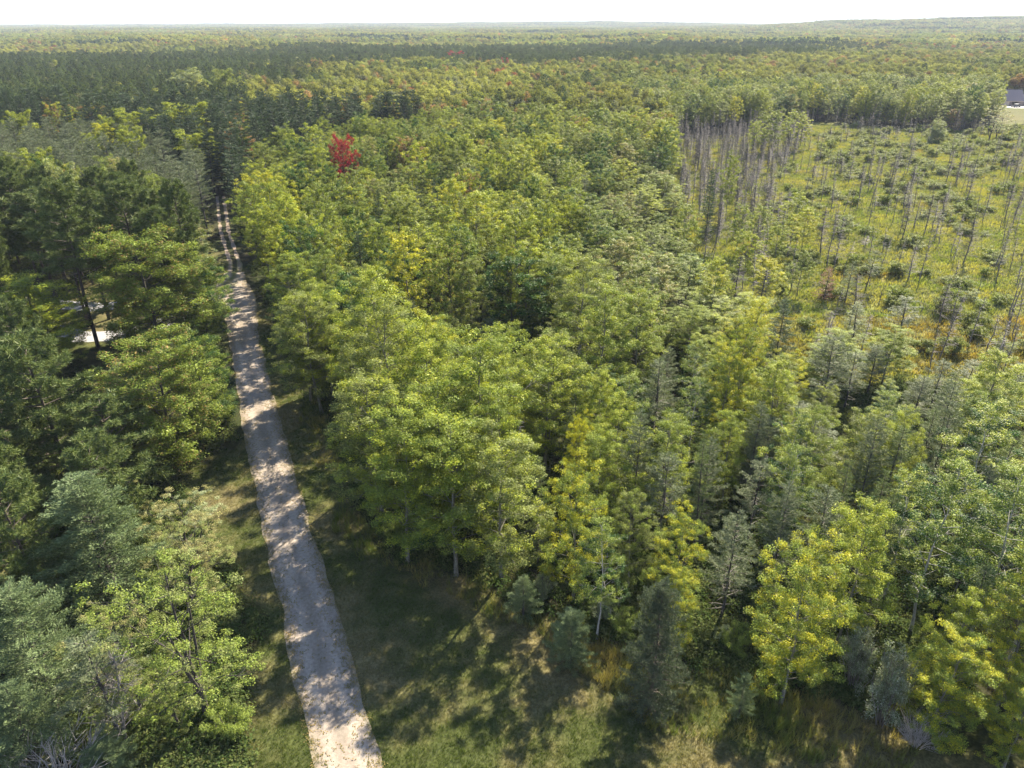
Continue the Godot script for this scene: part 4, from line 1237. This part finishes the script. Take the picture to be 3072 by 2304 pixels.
func name_pending() -> void:
	var order := "nearest second third fourth fifth sixth seventh eighth ninth tenth eleventh twelfth thirteenth fourteenth fifteenth sixteenth seventeenth eighteenth nineteenth twentieth".split(" ")
	var books := {}
	for p in pending:
		var best := 1e9
		var at := []
		for l in landmarks:
			var d := Vector2(l[1] - p[2], l[2] - p[3]).length()
			if d < best:
				best = d
				at = l
		var dx: float = p[2] - at[1]
		var dz: float = p[3] - at[2]
		var side := "behind" if dz < 0 else "in front of"
		if absf(dx) > absf(dz):
			var toward_road: bool = (dx < 0) == (at[1] > road_x(at[2]))
			side = "on the road side of" if toward_road else ("on the bog side of" if at[1] > road_x(at[2]) else "on the pinewood side of")
		var key: String = p[1] + "|" + side + "|" + at[0]
		if not books.has(key):
			books[key] = []
		books[key].append([best, p[0]])
	for key in books:
		var words: PackedStringArray = key.split("|")
		var list: Array = books[key]
		list.sort_custom(func(a, b): return a[0] < b[0])
		for k in list.size():
			var nth := "" if list.size() == 1 else (order[k] if k < order.size() else "outlying") + " "
			(list[k][1] as Node3D).set_meta("label", (words[0] + (", " + nth if nth != "" else " ") + words[1] + " " + words[2]))


# ---------------------------------------------------------------- the forest beyond the trees that can be told apart
func many(called: String, mesh: Mesh, mat: Material, places: Array, tints: Array, parent: Node) -> void:
	if places.is_empty():
		return
	var m := MultiMesh.new()
	m.transform_format = MultiMesh.TRANSFORM_3D
	m.use_colors = tints.size() > 0
	m.mesh = mesh
	m.instance_count = places.size()
	for k in places.size():
		m.set_instance_transform(k, places[k])
		if tints.size():
			m.set_instance_color(k, tints[k])
	var o := MultiMeshInstance3D.new()
	o.name = called
	o.multimesh = m
	if mat:
		o.material_override = mat
	parent.add_child(o, true)


func mass(called: String, label: String, category: String) -> Node3D:
	var o := Node3D.new()
	o.name = called
	add_child(o)
	tag(o, label, category, "", "stuff")
	return o


func far_crown(conic: bool, n: int, H: float, R: float, size: float) -> ArrayMesh:
	var v := PackedVector3Array()
	var c := PackedColorArray()
	var lumps := []
	for k in 9:
		lumps.append(ball())
	for q in n:
		var d := ball()
		var p: Vector3
		if conic:
			var t := pow(rng.randf(), 1.3)
			var a := rf(0, TAU)
			p = Vector3(cos(a), 0, sin(a)) * R * sqrt(maxf(0.03, 1.0 - pow(absf(t * 1.25 - 0.25), 2.2))) * rf(0.4, 1.0) + Vector3(0, H * (0.3 + 0.7 * t), 0)
		else:
			var l: Vector3 = lumps[rng.randi() % 9]
			p = l * Vector3(R * 0.62, H * 0.24, R * 0.62) + d * R * 0.42 * rf(0.7, 1.0) + Vector3(0, H * 0.68, 0)
		var normal := (d * 0.8 + Vector3.UP * 0.6 + ball() * 0.5).normalized()
		var j := rf(0.65, 1.25)
		leaf(v, c, p, normal, size * rf(0.7, 1.3), 0.42, Color(j, j * rf(0.95, 1.05), j * rf(0.85, 1.1)))
	var g := new_geo()
	g.v = v
	g.c = c
	return geo_mesh(g)


func far_tint(x: float, z: float) -> Array:      # [conic, colour, height]
	var p := Vector2(x, z)
	var r := rng.randf()
	var bent := p + Vector2(soft.get_noise_2d(x * 1.2, z * 1.2), soft.get_noise_2d(x * 1.2 + 333.0, z * 1.2)) * (-z * 0.14)
	for poly in PLANTATIONS:
		if inside(bent, poly) and r < 0.86:
			var a := Color(0.06, 0.09, 0.045).lerp(Color(0.08, 0.11, 0.055), rng.randf())
			return [true, a, rf(15.5, 18)]
	var patch := soft.get_noise_2d(x * 0.35, z * 0.35)
	for poly in REDS:
		if inside(p, poly) and r < 0.22:
			return [false, Color(0.30, 0.07, 0.06).lerp(Color(0.3, 0.13, 0.06), rng.randf()), rf(14, 17)]
	if r < 0.005:
		return [false, Color(0.30, 0.09, 0.06), rf(14, 17)]
	if r < 0.05 + 0.10 * maxf(0, soft.get_noise_2d(x * 0.7 + 700.0, z * 0.7)):
		return [false, Color(0.31, 0.20, 0.09), rf(14, 17)]
	if r < 0.05 + 0.3 * maxf(0, patch):
		return [true, Color(0.065, 0.10, 0.05), rf(13, 18)]
	var a := Color(0.14, 0.19, 0.05).lerp(Color(0.27, 0.285, 0.07), clampf(rng.randf() * 0.7 + 0.42 - patch, 0, 1))
	if r > 0.9:
		a = Color(0.20, 0.22, 0.12)
	return [false, a, rf(13, 18)]


func make_far_forest() -> void:
	rng.seed = 31
	# trees past the 300 of a kind that show largest
	var behind := mass("aspen_forest", "dense aspen forest running back behind the nearer trees", "forest")
	var bog_rest := mass("dead_thicket", "thicket of bare grey trunks and low brush at the far side of the bog", "thicket")
	for key in rest:
		if key.begins_with("dead") or key.begins_with("bog") or key.begins_with("shrub"):
			var b: PackedStringArray = key.split("/")
			var d: Dictionary = kinds[b[0]][int(b[1])]
			many(b[0] + "_crowns", d.crown, d.mat, rest[key], [], bog_rest)
			many(b[0] + "_trunks", d.trunk, bark_mat, rest[key], [], bog_rest)
			continue
		var bits: PackedStringArray = key.split("/")
		var p: Dictionary = kinds[bits[0]][int(bits[1])]
		many(bits[0] + "_crowns", p.crown, p.mat, rest[key], [], behind)
		many(bits[0] + "_trunks", p.trunk, bark_mat, rest[key], [], behind)
	# from 260 m to 1 km: tree by tree
	var forest := mass("mixed_forest", "mixed forest of green crowns and dark pine plantations beyond the bog", "forest")
	var crowns := []
	for k in 5:
		crowns.append(far_crown(false, 1200, 15.0, 3.7, 0.5))
	for k in 3:
		crowns.append(far_crown(true, 900, 15.0, 2.8, 0.5))
	var places := []
	var tints := []
	for k in 8:
		places.append([])
		tints.append([])
	var z := -262.0
	while z > -1050.0:
		var step := lerpf(5.6, 8.0, (-262.0 - z) / 790.0)
		var x := z * 0.76 - 40.0
		while x < -z * 0.76 + 40.0:
			var px := x + rf(-0.4, 0.4) * step
			var pz := z + rf(-0.4, 0.4) * step
			x += step
			var q := Vector2(px, pz)
			if detailed(px, pz) or inside(q, BOG) or in_bog(px, pz) or inside(q, YARD):
				continue
			var s := far_tint(px, pz)
			var k := (5 + rng.randi() % 3) if s[0] else rng.randi() % 5
			var w := rf(0.75, 1.3) * step / 5.0 * (0.8 if s[0] else 1.0)
			places[k].append(Transform3D(Basis(Vector3.UP, rf(0, TAU)) * Basis.from_scale(Vector3(w, s[2] / 15.0, w)), Vector3(px, land(px, pz), pz)))
			var j := rf(0.62, 1.25)
			j += 0.3 * soft.get_noise_2d(px * 0.5 + 50.0, pz * 0.5)
			tints[k].append(Color(s[1].r * j, s[1].g * j, s[1].b * j))
		z -= step
	for k in 8:
		many("pine_crowns" if k > 4 else "leafy_crowns", crowns[k], far_mat, places[k], tints[k], forest)
	# from 1 km to the horizon: in stands of a hundred trees
	var horizon := mass("horizon_forest", "hazy blue-green forest reaching to the horizon", "forest")
	var stands := []
	for k in 5:
		var g := new_geo()
		for t in 64:
			var conic := rng.randf() < (0.15 if k < 4 else 0.9)
			var at := Vector3(rf(-32, 32), 0, rf(-32, 32))
			var H := rf(12, 19) if not conic else rf(13, 17)
			var R := rf(3.8, 6.5) if not conic else rf(2.4, 3.6)
			var j := rf(0.75, 1.2)
			var tint := Color(0.065, 0.10, 0.05) if conic else Color(0.14, 0.185, 0.055).lerp(Color(0.25, 0.26, 0.07), pow(rng.randf(), 1.5))
			if not conic and rng.randf() < 0.06:
				tint = Color(0.26, 0.13, 0.07)
			for q in 110:
				var d := ball().normalized()
				var p := at + Vector3(d.x * R, H * 0.66 + d.y * H * 0.33, d.z * R) * Vector3(1, 1, 1)
				if conic:
					var f := rng.randf()
					p = at + Vector3(d.x * R * sqrt(1.02 - f * f), H * (0.35 + 0.65 * f), d.z * R * sqrt(1.02 - f * f))
				var i := j * rf(0.75, 1.2)
				leaf(g.v, g.c, p, (d * 0.8 + Vector3.UP * 0.5 + ball() * 0.4).normalized(), rf(1.5, 2.4), 0.42, Color(tint.r * i, tint.g * i, tint.b * i))
		stands.append(geo_mesh(g))
	var spots := []
	var hues := []
	for k in 5:
		spots.append([])
		hues.append([])
	z = -1078.0
	while z > -7500.0:
		var x := z * 0.76 - 60.0
		while x < -z * 0.76 + 60.0:
			var px := x + rf(-6, 6)
			var pz := z + rf(-6, 6)
			x += 56.0
			var k := rng.randi() % 4
			if soft.get_noise_2d(px * 0.08 + 900.0, pz * 0.16) > 0.22:
				k = 4
			for poly in PLANTATIONS:
				if inside(Vector2(px, pz), poly):
					k = 4
			var j := rf(0.85, 1.15) + 0.45 * soft.get_noise_2d(px * 0.25, pz * 0.25)
			spots[k].append(Transform3D(Basis(Vector3.UP, rf(0, TAU)), Vector3(px, land(px, pz), pz)))
			hues[k].append(Color(j * rf(0.9, 1.15), j, j * rf(0.85, 1.1)))
		z -= 56.0
	for k in 5:
		many("pine_stands" if k == 4 else "leafy_stands", stands[k], far_mat, spots[k], hues[k], horizon)


# ---------------------------------------------------------------- grass, weeds, undergrowth
func tuft(blades: int, height: float, spread: float, width: float) -> ArrayMesh:
	var g := new_geo()
	for k in blades:
		var a := rf(0, TAU)
		var at := Vector3(rf(-1, 1), 0, rf(-1, 1)) * spread * 0.6
		var tip := at + Vector3(cos(a) * height * rf(0.2, 0.7), height * rf(0.6, 1.1), sin(a) * height * rf(0.2, 0.7))
		var side := Vector3(-sin(a), 0, cos(a)) * width
		var j := rf(0.7, 1.25)
		for p in [at - side - Vector3(0, 0.03, 0), at + side - Vector3(0, 0.03, 0), tip]:
			g.v.append(p)
			g.c.append(Color(j, j, j))
	return geo_mesh(g)


func make_ground_cover() -> void:
	rng.seed = 8
	var lawn := mass("lawn_grass", "short patchy mown grass along the gravel road", "grass")
	var short := []
	var dry := []
	for k in 3:
		short.append([])
		dry.append([])
	for k in 120000:
		var z := -27.0 - 105.0 * pow(rng.randf(), 1.6)
		var x := road_x(z) + rf(-26, 50) * (1.0 if z > -60.0 else 0.45)
		if not in_view(x, z, 2.0) or not in_lawn(x, z) or absf(x - road_x(z)) < road_half(z) - 0.3 - 0.35 * rng.randf() * rng.randf() + 0.55 * fine.get_noise_2d(x, z) and z > -127.0:
			continue
		var n := soft.get_noise_2d(x * 4.0, z * 4.0)
		var f := fine.get_noise_2d(x * 2.0, z * 2.0)
		var c := Color(0.09, 0.13, 0.035).lerp(Color(0.24, 0.215, 0.11), clampf(0.38 + 1.8 * n + 0.8 * f + rf(-0.25, 0.25), 0, 1))
		var i := rng.randi() % 3
		short[i].append(Transform3D(Basis(Vector3.UP, rf(0, TAU)) * Basis.from_scale(Vector3.ONE * rf(0.7, 1.4)), Vector3(x, land(x, z), z)))
		dry[i].append(c)
	for i in 3:
		many("grass_tufts", tuft(11, 0.13, 0.22, 0.014), grass_mat, short[i], dry[i], lawn)
	var litter := mass("fallen_leaves", "fallen leaves and bits of grass strewn over the gravel", "leaves")
	var bits := []
	var hue_ := []
	for k in 9000:
		var z := -27.0 - 98.0 * rng.randf()
		var t := rf(-1, 1)
		if rng.randf() > pow(absf(t), 1.5) + 0.12:
			continue
		var x := road_x(z) + t * (road_half(z) + 0.1)
		bits.append(Transform3D(Basis(Vector3.UP, rf(0, TAU)) * Basis(Vector3.RIGHT, rf(-0.4, 0.4)) * Basis.from_scale(Vector3.ONE * rf(0.6, 1.4)), Vector3(x, land(x, z) + 0.07, z)))
		hue_.append(Color(0.30, 0.22, 0.10).lerp(Color(0.12, 0.13, 0.04), rng.randf()))
	var lg := new_geo()
	for k in 3:
		leaf(lg.v, lg.c, ball() * Vector3(0.25, 0.02, 0.25), (Vector3.UP + ball() * 0.4).normalized(), 0.09, 0.5, Color.WHITE)
	many("leaf_scatter", geo_mesh(lg), far_mat, bits, hue_, litter)
	# tall grass and weeds where the mowing stops
	var weeds := mass("tall_grass", "tall yellow-green grass and weeds along the edge of the trees", "grass")
	var tall := []
	var tone_ := []
	for k in 30000:
		var z := -27.0 - 50.0 * pow(rng.randf(), 1.3)
		var x := rf(-24, 48)
		if x < road_x(z) + 2.6 or not in_view(x, z, 2.0):
			continue
		var edge := inside(Vector2(x, z), WEEDS) or (in_lawn(x, z) and not in_lawn(x + 1.6, z - 1.6) and x > road_x(z) + 4.0)
		if not edge or rng.randf() > 0.75 + 1.5 * soft.get_noise_2d(x * 5.0, z * 5.0):
			continue
		tall.append(Transform3D(Basis(Vector3.UP, rf(0, TAU)) * Basis.from_scale(Vector3.ONE * rf(0.6, 1.5)), Vector3(x, land(x, z), z)))
		tone_.append(Color(0.13, 0.18, 0.04).lerp(Color(0.30, 0.26, 0.09), clampf(rng.randf() * 0.7 + soft.get_noise_2d(x * 6.0, z * 6.0), 0, 1)))
	many("grass_tufts", tuft(16, 0.55, 0.3, 0.016), grass_mat, tall, tone_, weeds)
	# the bog's sedges
	var sedge := mass("bog_sedge", "yellow-green sedge and grass covering the bog", "grass")
	var spots := []
	var hues := []
	for k in 170000:
		var z := -66.0 - 264.0 * pow(rng.randf(), 0.85)
		var x := rf(36.0, 255.0)
		if not in_view(x, z, 4.0) or not in_bog(x, z):
			continue
		var n := soft.get_noise_2d(x * 4.0, z * 4.0)
		var c := Color(0.19, 0.25, 0.06).lerp(Color(0.38, 0.37, 0.10), clampf(0.4 + 1.5 * n + rf(-0.2, 0.2), 0, 1))
		var rust := clampf(soft.get_noise_2d(x * 2.0 + 500.0, z * 2.0) * 3.0 + (0.5 if z > -104.0 and z < -84.0 else -0.9), 0, 1)
		c = c.lerp(Color(0.30, 0.15, 0.05), rust * 0.45)
		if rng.randf() < 0.35:
			c = Color(0.27, 0.28, 0.18)
		spots.append(Transform3D(Basis(Vector3.UP, rf(0, TAU)) * Basis.from_scale(Vector3(1.5, rf(0.6, 1.5), 1.5)), Vector3(x, land(x, z), z)))
		hues.append(c)
	var brush := mass("bog_brush", "knee-high grey and green brush matted across the bog", "undergrowth")
	for i in 3:
		var at := []
		var hue := []
		for k in 6000:
			var z := -66.0 - 267.0 * pow(rng.randf(), 0.85)
			var x := rf(36.0, 255.0)
			if not in_view(x, z, 4.0) or not in_bog(x, z) or soft.get_noise_2d(x * 3.0 + 20.0, z * 3.0) + (-z - 160.0) / 300.0 < rf(-0.2, 0.35):
				continue
			at.append(Transform3D(Basis(Vector3.UP, rf(0, TAU)) * Basis.from_scale(Vector3(1.3, rf(0.6, 1.2), 1.3) * rf(0.6, 1.5)), Vector3(x, land(x, z) + rf(0.1, 0.45), z)))
			hue.append(Color(0.14, 0.17, 0.06).lerp([Color(0.22, 0.22, 0.15), Color(0.24, 0.26, 0.06), Color(0.20, 0.19, 0.16)][i], rng.randf()))
		var s: Array = leaf_sprays(1, 110, 0.8, 0.55, 0.17, [Color(1, 1, 1), Color(0.8, 0.8, 0.85), Color(1.2, 1.15, 0.9)])[0]
		var g := new_geo()
		g.v = s[0]
		g.c = s[1]
		many("brush_clumps", geo_mesh(g), far_mat, at, hue, brush)
	many("sedge_tufts", tuft(14, 0.6, 0.5, 0.05), grass_mat, spots, hues, sedge)
	# saplings, brambles and ferns under the trees
	var under := mass("undergrowth", "leafy undergrowth of saplings and brambles on the forest floor", "undergrowth")
	var low := []
	var shade := []
	for k in 3:
		low.append([])
		shade.append([])
	for k in 26000:
		var z := -28.0 - 150.0 * pow(rng.randf(), 1.4)
		var x := rf(-1, 1) * (-z * 0.745 + 4.0)
		if absf(x - road_x(z)) < road_half(z) + 1.2 or in_lawn(x, z) or (x > 36.0 and in_bog(x, z)):
			continue
		var i := rng.randi() % 3
		low[i].append(Transform3D(Basis(Vector3.UP, rf(0, TAU)) * Basis.from_scale(Vector3.ONE * rf(0.6, 1.6)), Vector3(x, land(x, z) + rf(0.1, 0.5), z)))
		shade[i].append(Color(0.06, 0.10, 0.028).lerp(Color(0.15, 0.17, 0.06), pow(rng.randf(), 1.6)))
	for i in 3:
		var s: Array = leaf_sprays(1, 120, 0.75, 0.7, 0.14, [Color(1, 1, 1), Color(0.8, 0.8, 0.85), Color(1.2, 1.15, 0.9)])[0]
		var g := new_geo()
		g.v = s[0]
		g.c = s[1]
		many("leafy_clumps", geo_mesh(g), far_mat, low[i], shade[i], under)


# ---------------------------------------------------------------- the far house and its car
func flat_mat(called: String, c: Color, rough := 0.8) -> StandardMaterial3D:
	var m := StandardMaterial3D.new()
	m.resource_name = called
	m.albedo_color = c
	m.roughness = rough
	return m


func make_house() -> void:
	var at := Vector3(262.0, 0, -418.0)
	at.y = land(at.x, at.z)
	var house := Node3D.new()
	house.name = "house"
	add_child(house)
	house.position = at
	house.rotation_degrees.y = -4.0
	tag(house, "house with a large pinkish-grey roof at the far edge of the bog", "house")
	var wall_m := flat_mat("siding", Color(0.50, 0.45, 0.42))
	var roof_m := flat_mat("shingles", Color(0.56, 0.50, 0.49))
	roof_m.albedo_texture = noise_tex(0.05, 33, Color(0.8, 0.8, 0.8), Color(1, 1, 1), 256)
	roof_m.uv1_triplanar = true
	roof_m.uv1_scale = Vector3(0.3, 0.3, 0.3)
	var trim_m := flat_mat("trim", Color(0.72, 0.66, 0.58))
	var dark_m := flat_mat("window_glass", Color(0.06, 0.07, 0.09), 0.1)
	var g := new_geo()
	box(g, Vector3(-8, -0.2, -7), Vector3(8, 2.7, 3.0))
	part("wall", geo_mesh(g), wall_m, house)
	g = new_geo()
	for s in [-1.0, 1.0]:      # gable ends
		var first: int = g.v.size()
		for p in [Vector3(8 * s, 2.7, -7), Vector3(8 * s, 2.7, 3), Vector3(8 * s, 7.6, -2)]:
			g.v.append(p)
			g.n.append(Vector3(s, 0, 0))
			g.u.append(Vector2(p.z, p.y) * 0.2)
		g.i.append_array(PackedInt32Array([first, first + 1, first + 2]))
	part("gable", geo_mesh(g), wall_m, house)
	var roof := Node3D.new()
	roof.name = "roof"
	house.add_child(roof)
	for s in [-1.0, 1.0]:
		g = new_geo()
		box(g, Vector3(-8.7, 0, 0), Vector3(8.7, 0.18, 7.6))
		var slab := part("roof_slope", geo_mesh(g), roof_m, roof)
		slab.transform = Transform3D(Basis(Vector3.UP, 0.0 if s > 0 else PI) * Basis(Vector3.RIGHT, 0.775), Vector3(0, 7.62, -2.0))
	g = new_geo()
	box(g, Vector3(-8.75, 2.25, 3.42), Vector3(8.75, 2.5, 3.5))
	part("fascia", geo_mesh(g), trim_m, house)
	for k in 3:
		g = new_geo()
		var x0 := -6.6 + k * 4.6
		box(g, Vector3(x0, 0.0, 3.0), Vector3(x0 + 3.2, 2.2, 3.06))
		part("garage_door", geo_mesh(g), dark_m if k != 1 else trim_m, house)
	# lower wing at its right
	g = new_geo()
	box(g, Vector3(8.0, -0.2, -6), Vector3(20, 2.6, 1.5))
	part("wing_wall", geo_mesh(g), wall_m, house)
	for s in [-1.0, 1.0]:
		g = new_geo()
		box(g, Vector3(8.75, 0, 0), Vector3(20.6, 0.16, 5.2))
		var slab := part("wing_roof", geo_mesh(g), roof_m, house)
		slab.transform = Transform3D(Basis(Vector3.RIGHT, 0.6), Vector3(0, 5.2, -2.25)) if s > 0 else Transform3D(Basis(Vector3.UP, PI) * Basis(Vector3.RIGHT, 0.6), Vector3(29.35, 5.2, -2.25))
	# pale parking pad before it
	g = new_geo()
	for p in [Vector2(256, -413.6), Vector2(300, -413.6), Vector2(300, -404), Vector2(259, -404)]:
		g.v.append(Vector3(p.x, land(p.x, p.y) + 0.05, p.y))
		g.n.append(Vector3.UP)
	g.i = PackedInt32Array([0, 1, 2, 0, 2, 3])
	var pad := part("pavement", geo_mesh(g), flat_mat("concrete", Color(0.66, 0.65, 0.64)), self)
	tag(pad, "", "", "", "structure")
	# the parked car
	var car := Node3D.new()
	car.name = "parked_car"
	add_child(car)
	car.position = Vector3(262.5, land(262.5, -408.0) + 0.06, -408.0)
	car.rotation_degrees.y = 12.0
	tag(car, "dark blue car with a bright roof parked before the far house", "car")
	var paint := flat_mat("dark_blue_paint", Color(0.07, 0.09, 0.16), 0.25)
	paint.clearcoat_enabled = true
	paint.clearcoat = 1.0
	paint.clearcoat_roughness = 0.05
	var side := PackedVector2Array([Vector2(-2.4, 0.35), Vector2(-2.45, 0.85), Vector2(-2.2, 1.02), Vector2(-1.1, 1.1), Vector2(1.9, 1.08), Vector2(2.35, 0.95), Vector2(2.42, 0.4)])
	part("body", slab_mesh(side, 0.92, 0.05), paint, car)
	var cab := PackedVector2Array([Vector2(-1.25, 1.08), Vector2(-0.55, 1.66), Vector2(1.3, 1.68), Vector2(1.95, 1.08)])
	part("cabin_glass", slab_mesh(cab, 0.82, 0.08), dark_m, car)
	var top := PackedVector2Array([Vector2(-0.6, 1.655), Vector2(-0.5, 1.72), Vector2(1.25, 1.74), Vector2(1.36, 1.66)])
	part("car_roof", slab_mesh(top, 0.8, 0.04), flat_mat("white_paint", Color(0.86, 0.87, 0.88), 0.2), car)
	for wx in [-1.5, 1.5]:
		for s in [-1.0, 1.0]:
			var cyl := CylinderMesh.new()
			cyl.top_radius = 0.34
			cyl.bottom_radius = 0.34
			cyl.height = 0.24
			var wheel := part("wheel", cyl, flat_mat("rubber", Color(0.1, 0.1, 0.1)), car)
			wheel.transform = Transform3D(Basis(Vector3.RIGHT, PI / 2), Vector3(wx, 0.34, s * 0.84))


func slab_mesh(outline: PackedVector2Array, half: float, tuck: float) -> ArrayMesh:      # an outline in x and y given a width in z, its upper edge drawn in
	var g := new_geo()
	var top := -1e9
	var low := 1e9
	for p in outline:
		top = maxf(top, p.y)
		low = minf(low, p.y)
	var n := outline.size()
	for k in n:
		var a := outline[k]
		var b := outline[(k + 1) % n]
		var wa := half - tuck * (a.y - low) / (top - low)
		var wb := half - tuck * (b.y - low) / (top - low)
		var first: int = g.v.size()
		g.v.append_array(PackedVector3Array([Vector3(a.x, a.y, -wa), Vector3(b.x, b.y, -wb), Vector3(b.x, b.y, wb), Vector3(a.x, a.y, wa)]))
		g.i.append_array(PackedInt32Array([first, first + 1, first + 2, first, first + 2, first + 3]))
	var tri := Geometry2D.triangulate_polygon(outline)
	for s in [-1.0, 1.0]:
		var first: int = g.v.size()
		for p in outline:
			g.v.append(Vector3(p.x, p.y, s * (half - tuck * (p.y - low) / (top - low))))
		for t in tri:
			g.i.append(first + t)
	var m := geo_mesh(g)
	var st := SurfaceTool.new()
	st.create_from(m, 0)
	st.deindex()
	st.generate_normals()
	return st.commit()
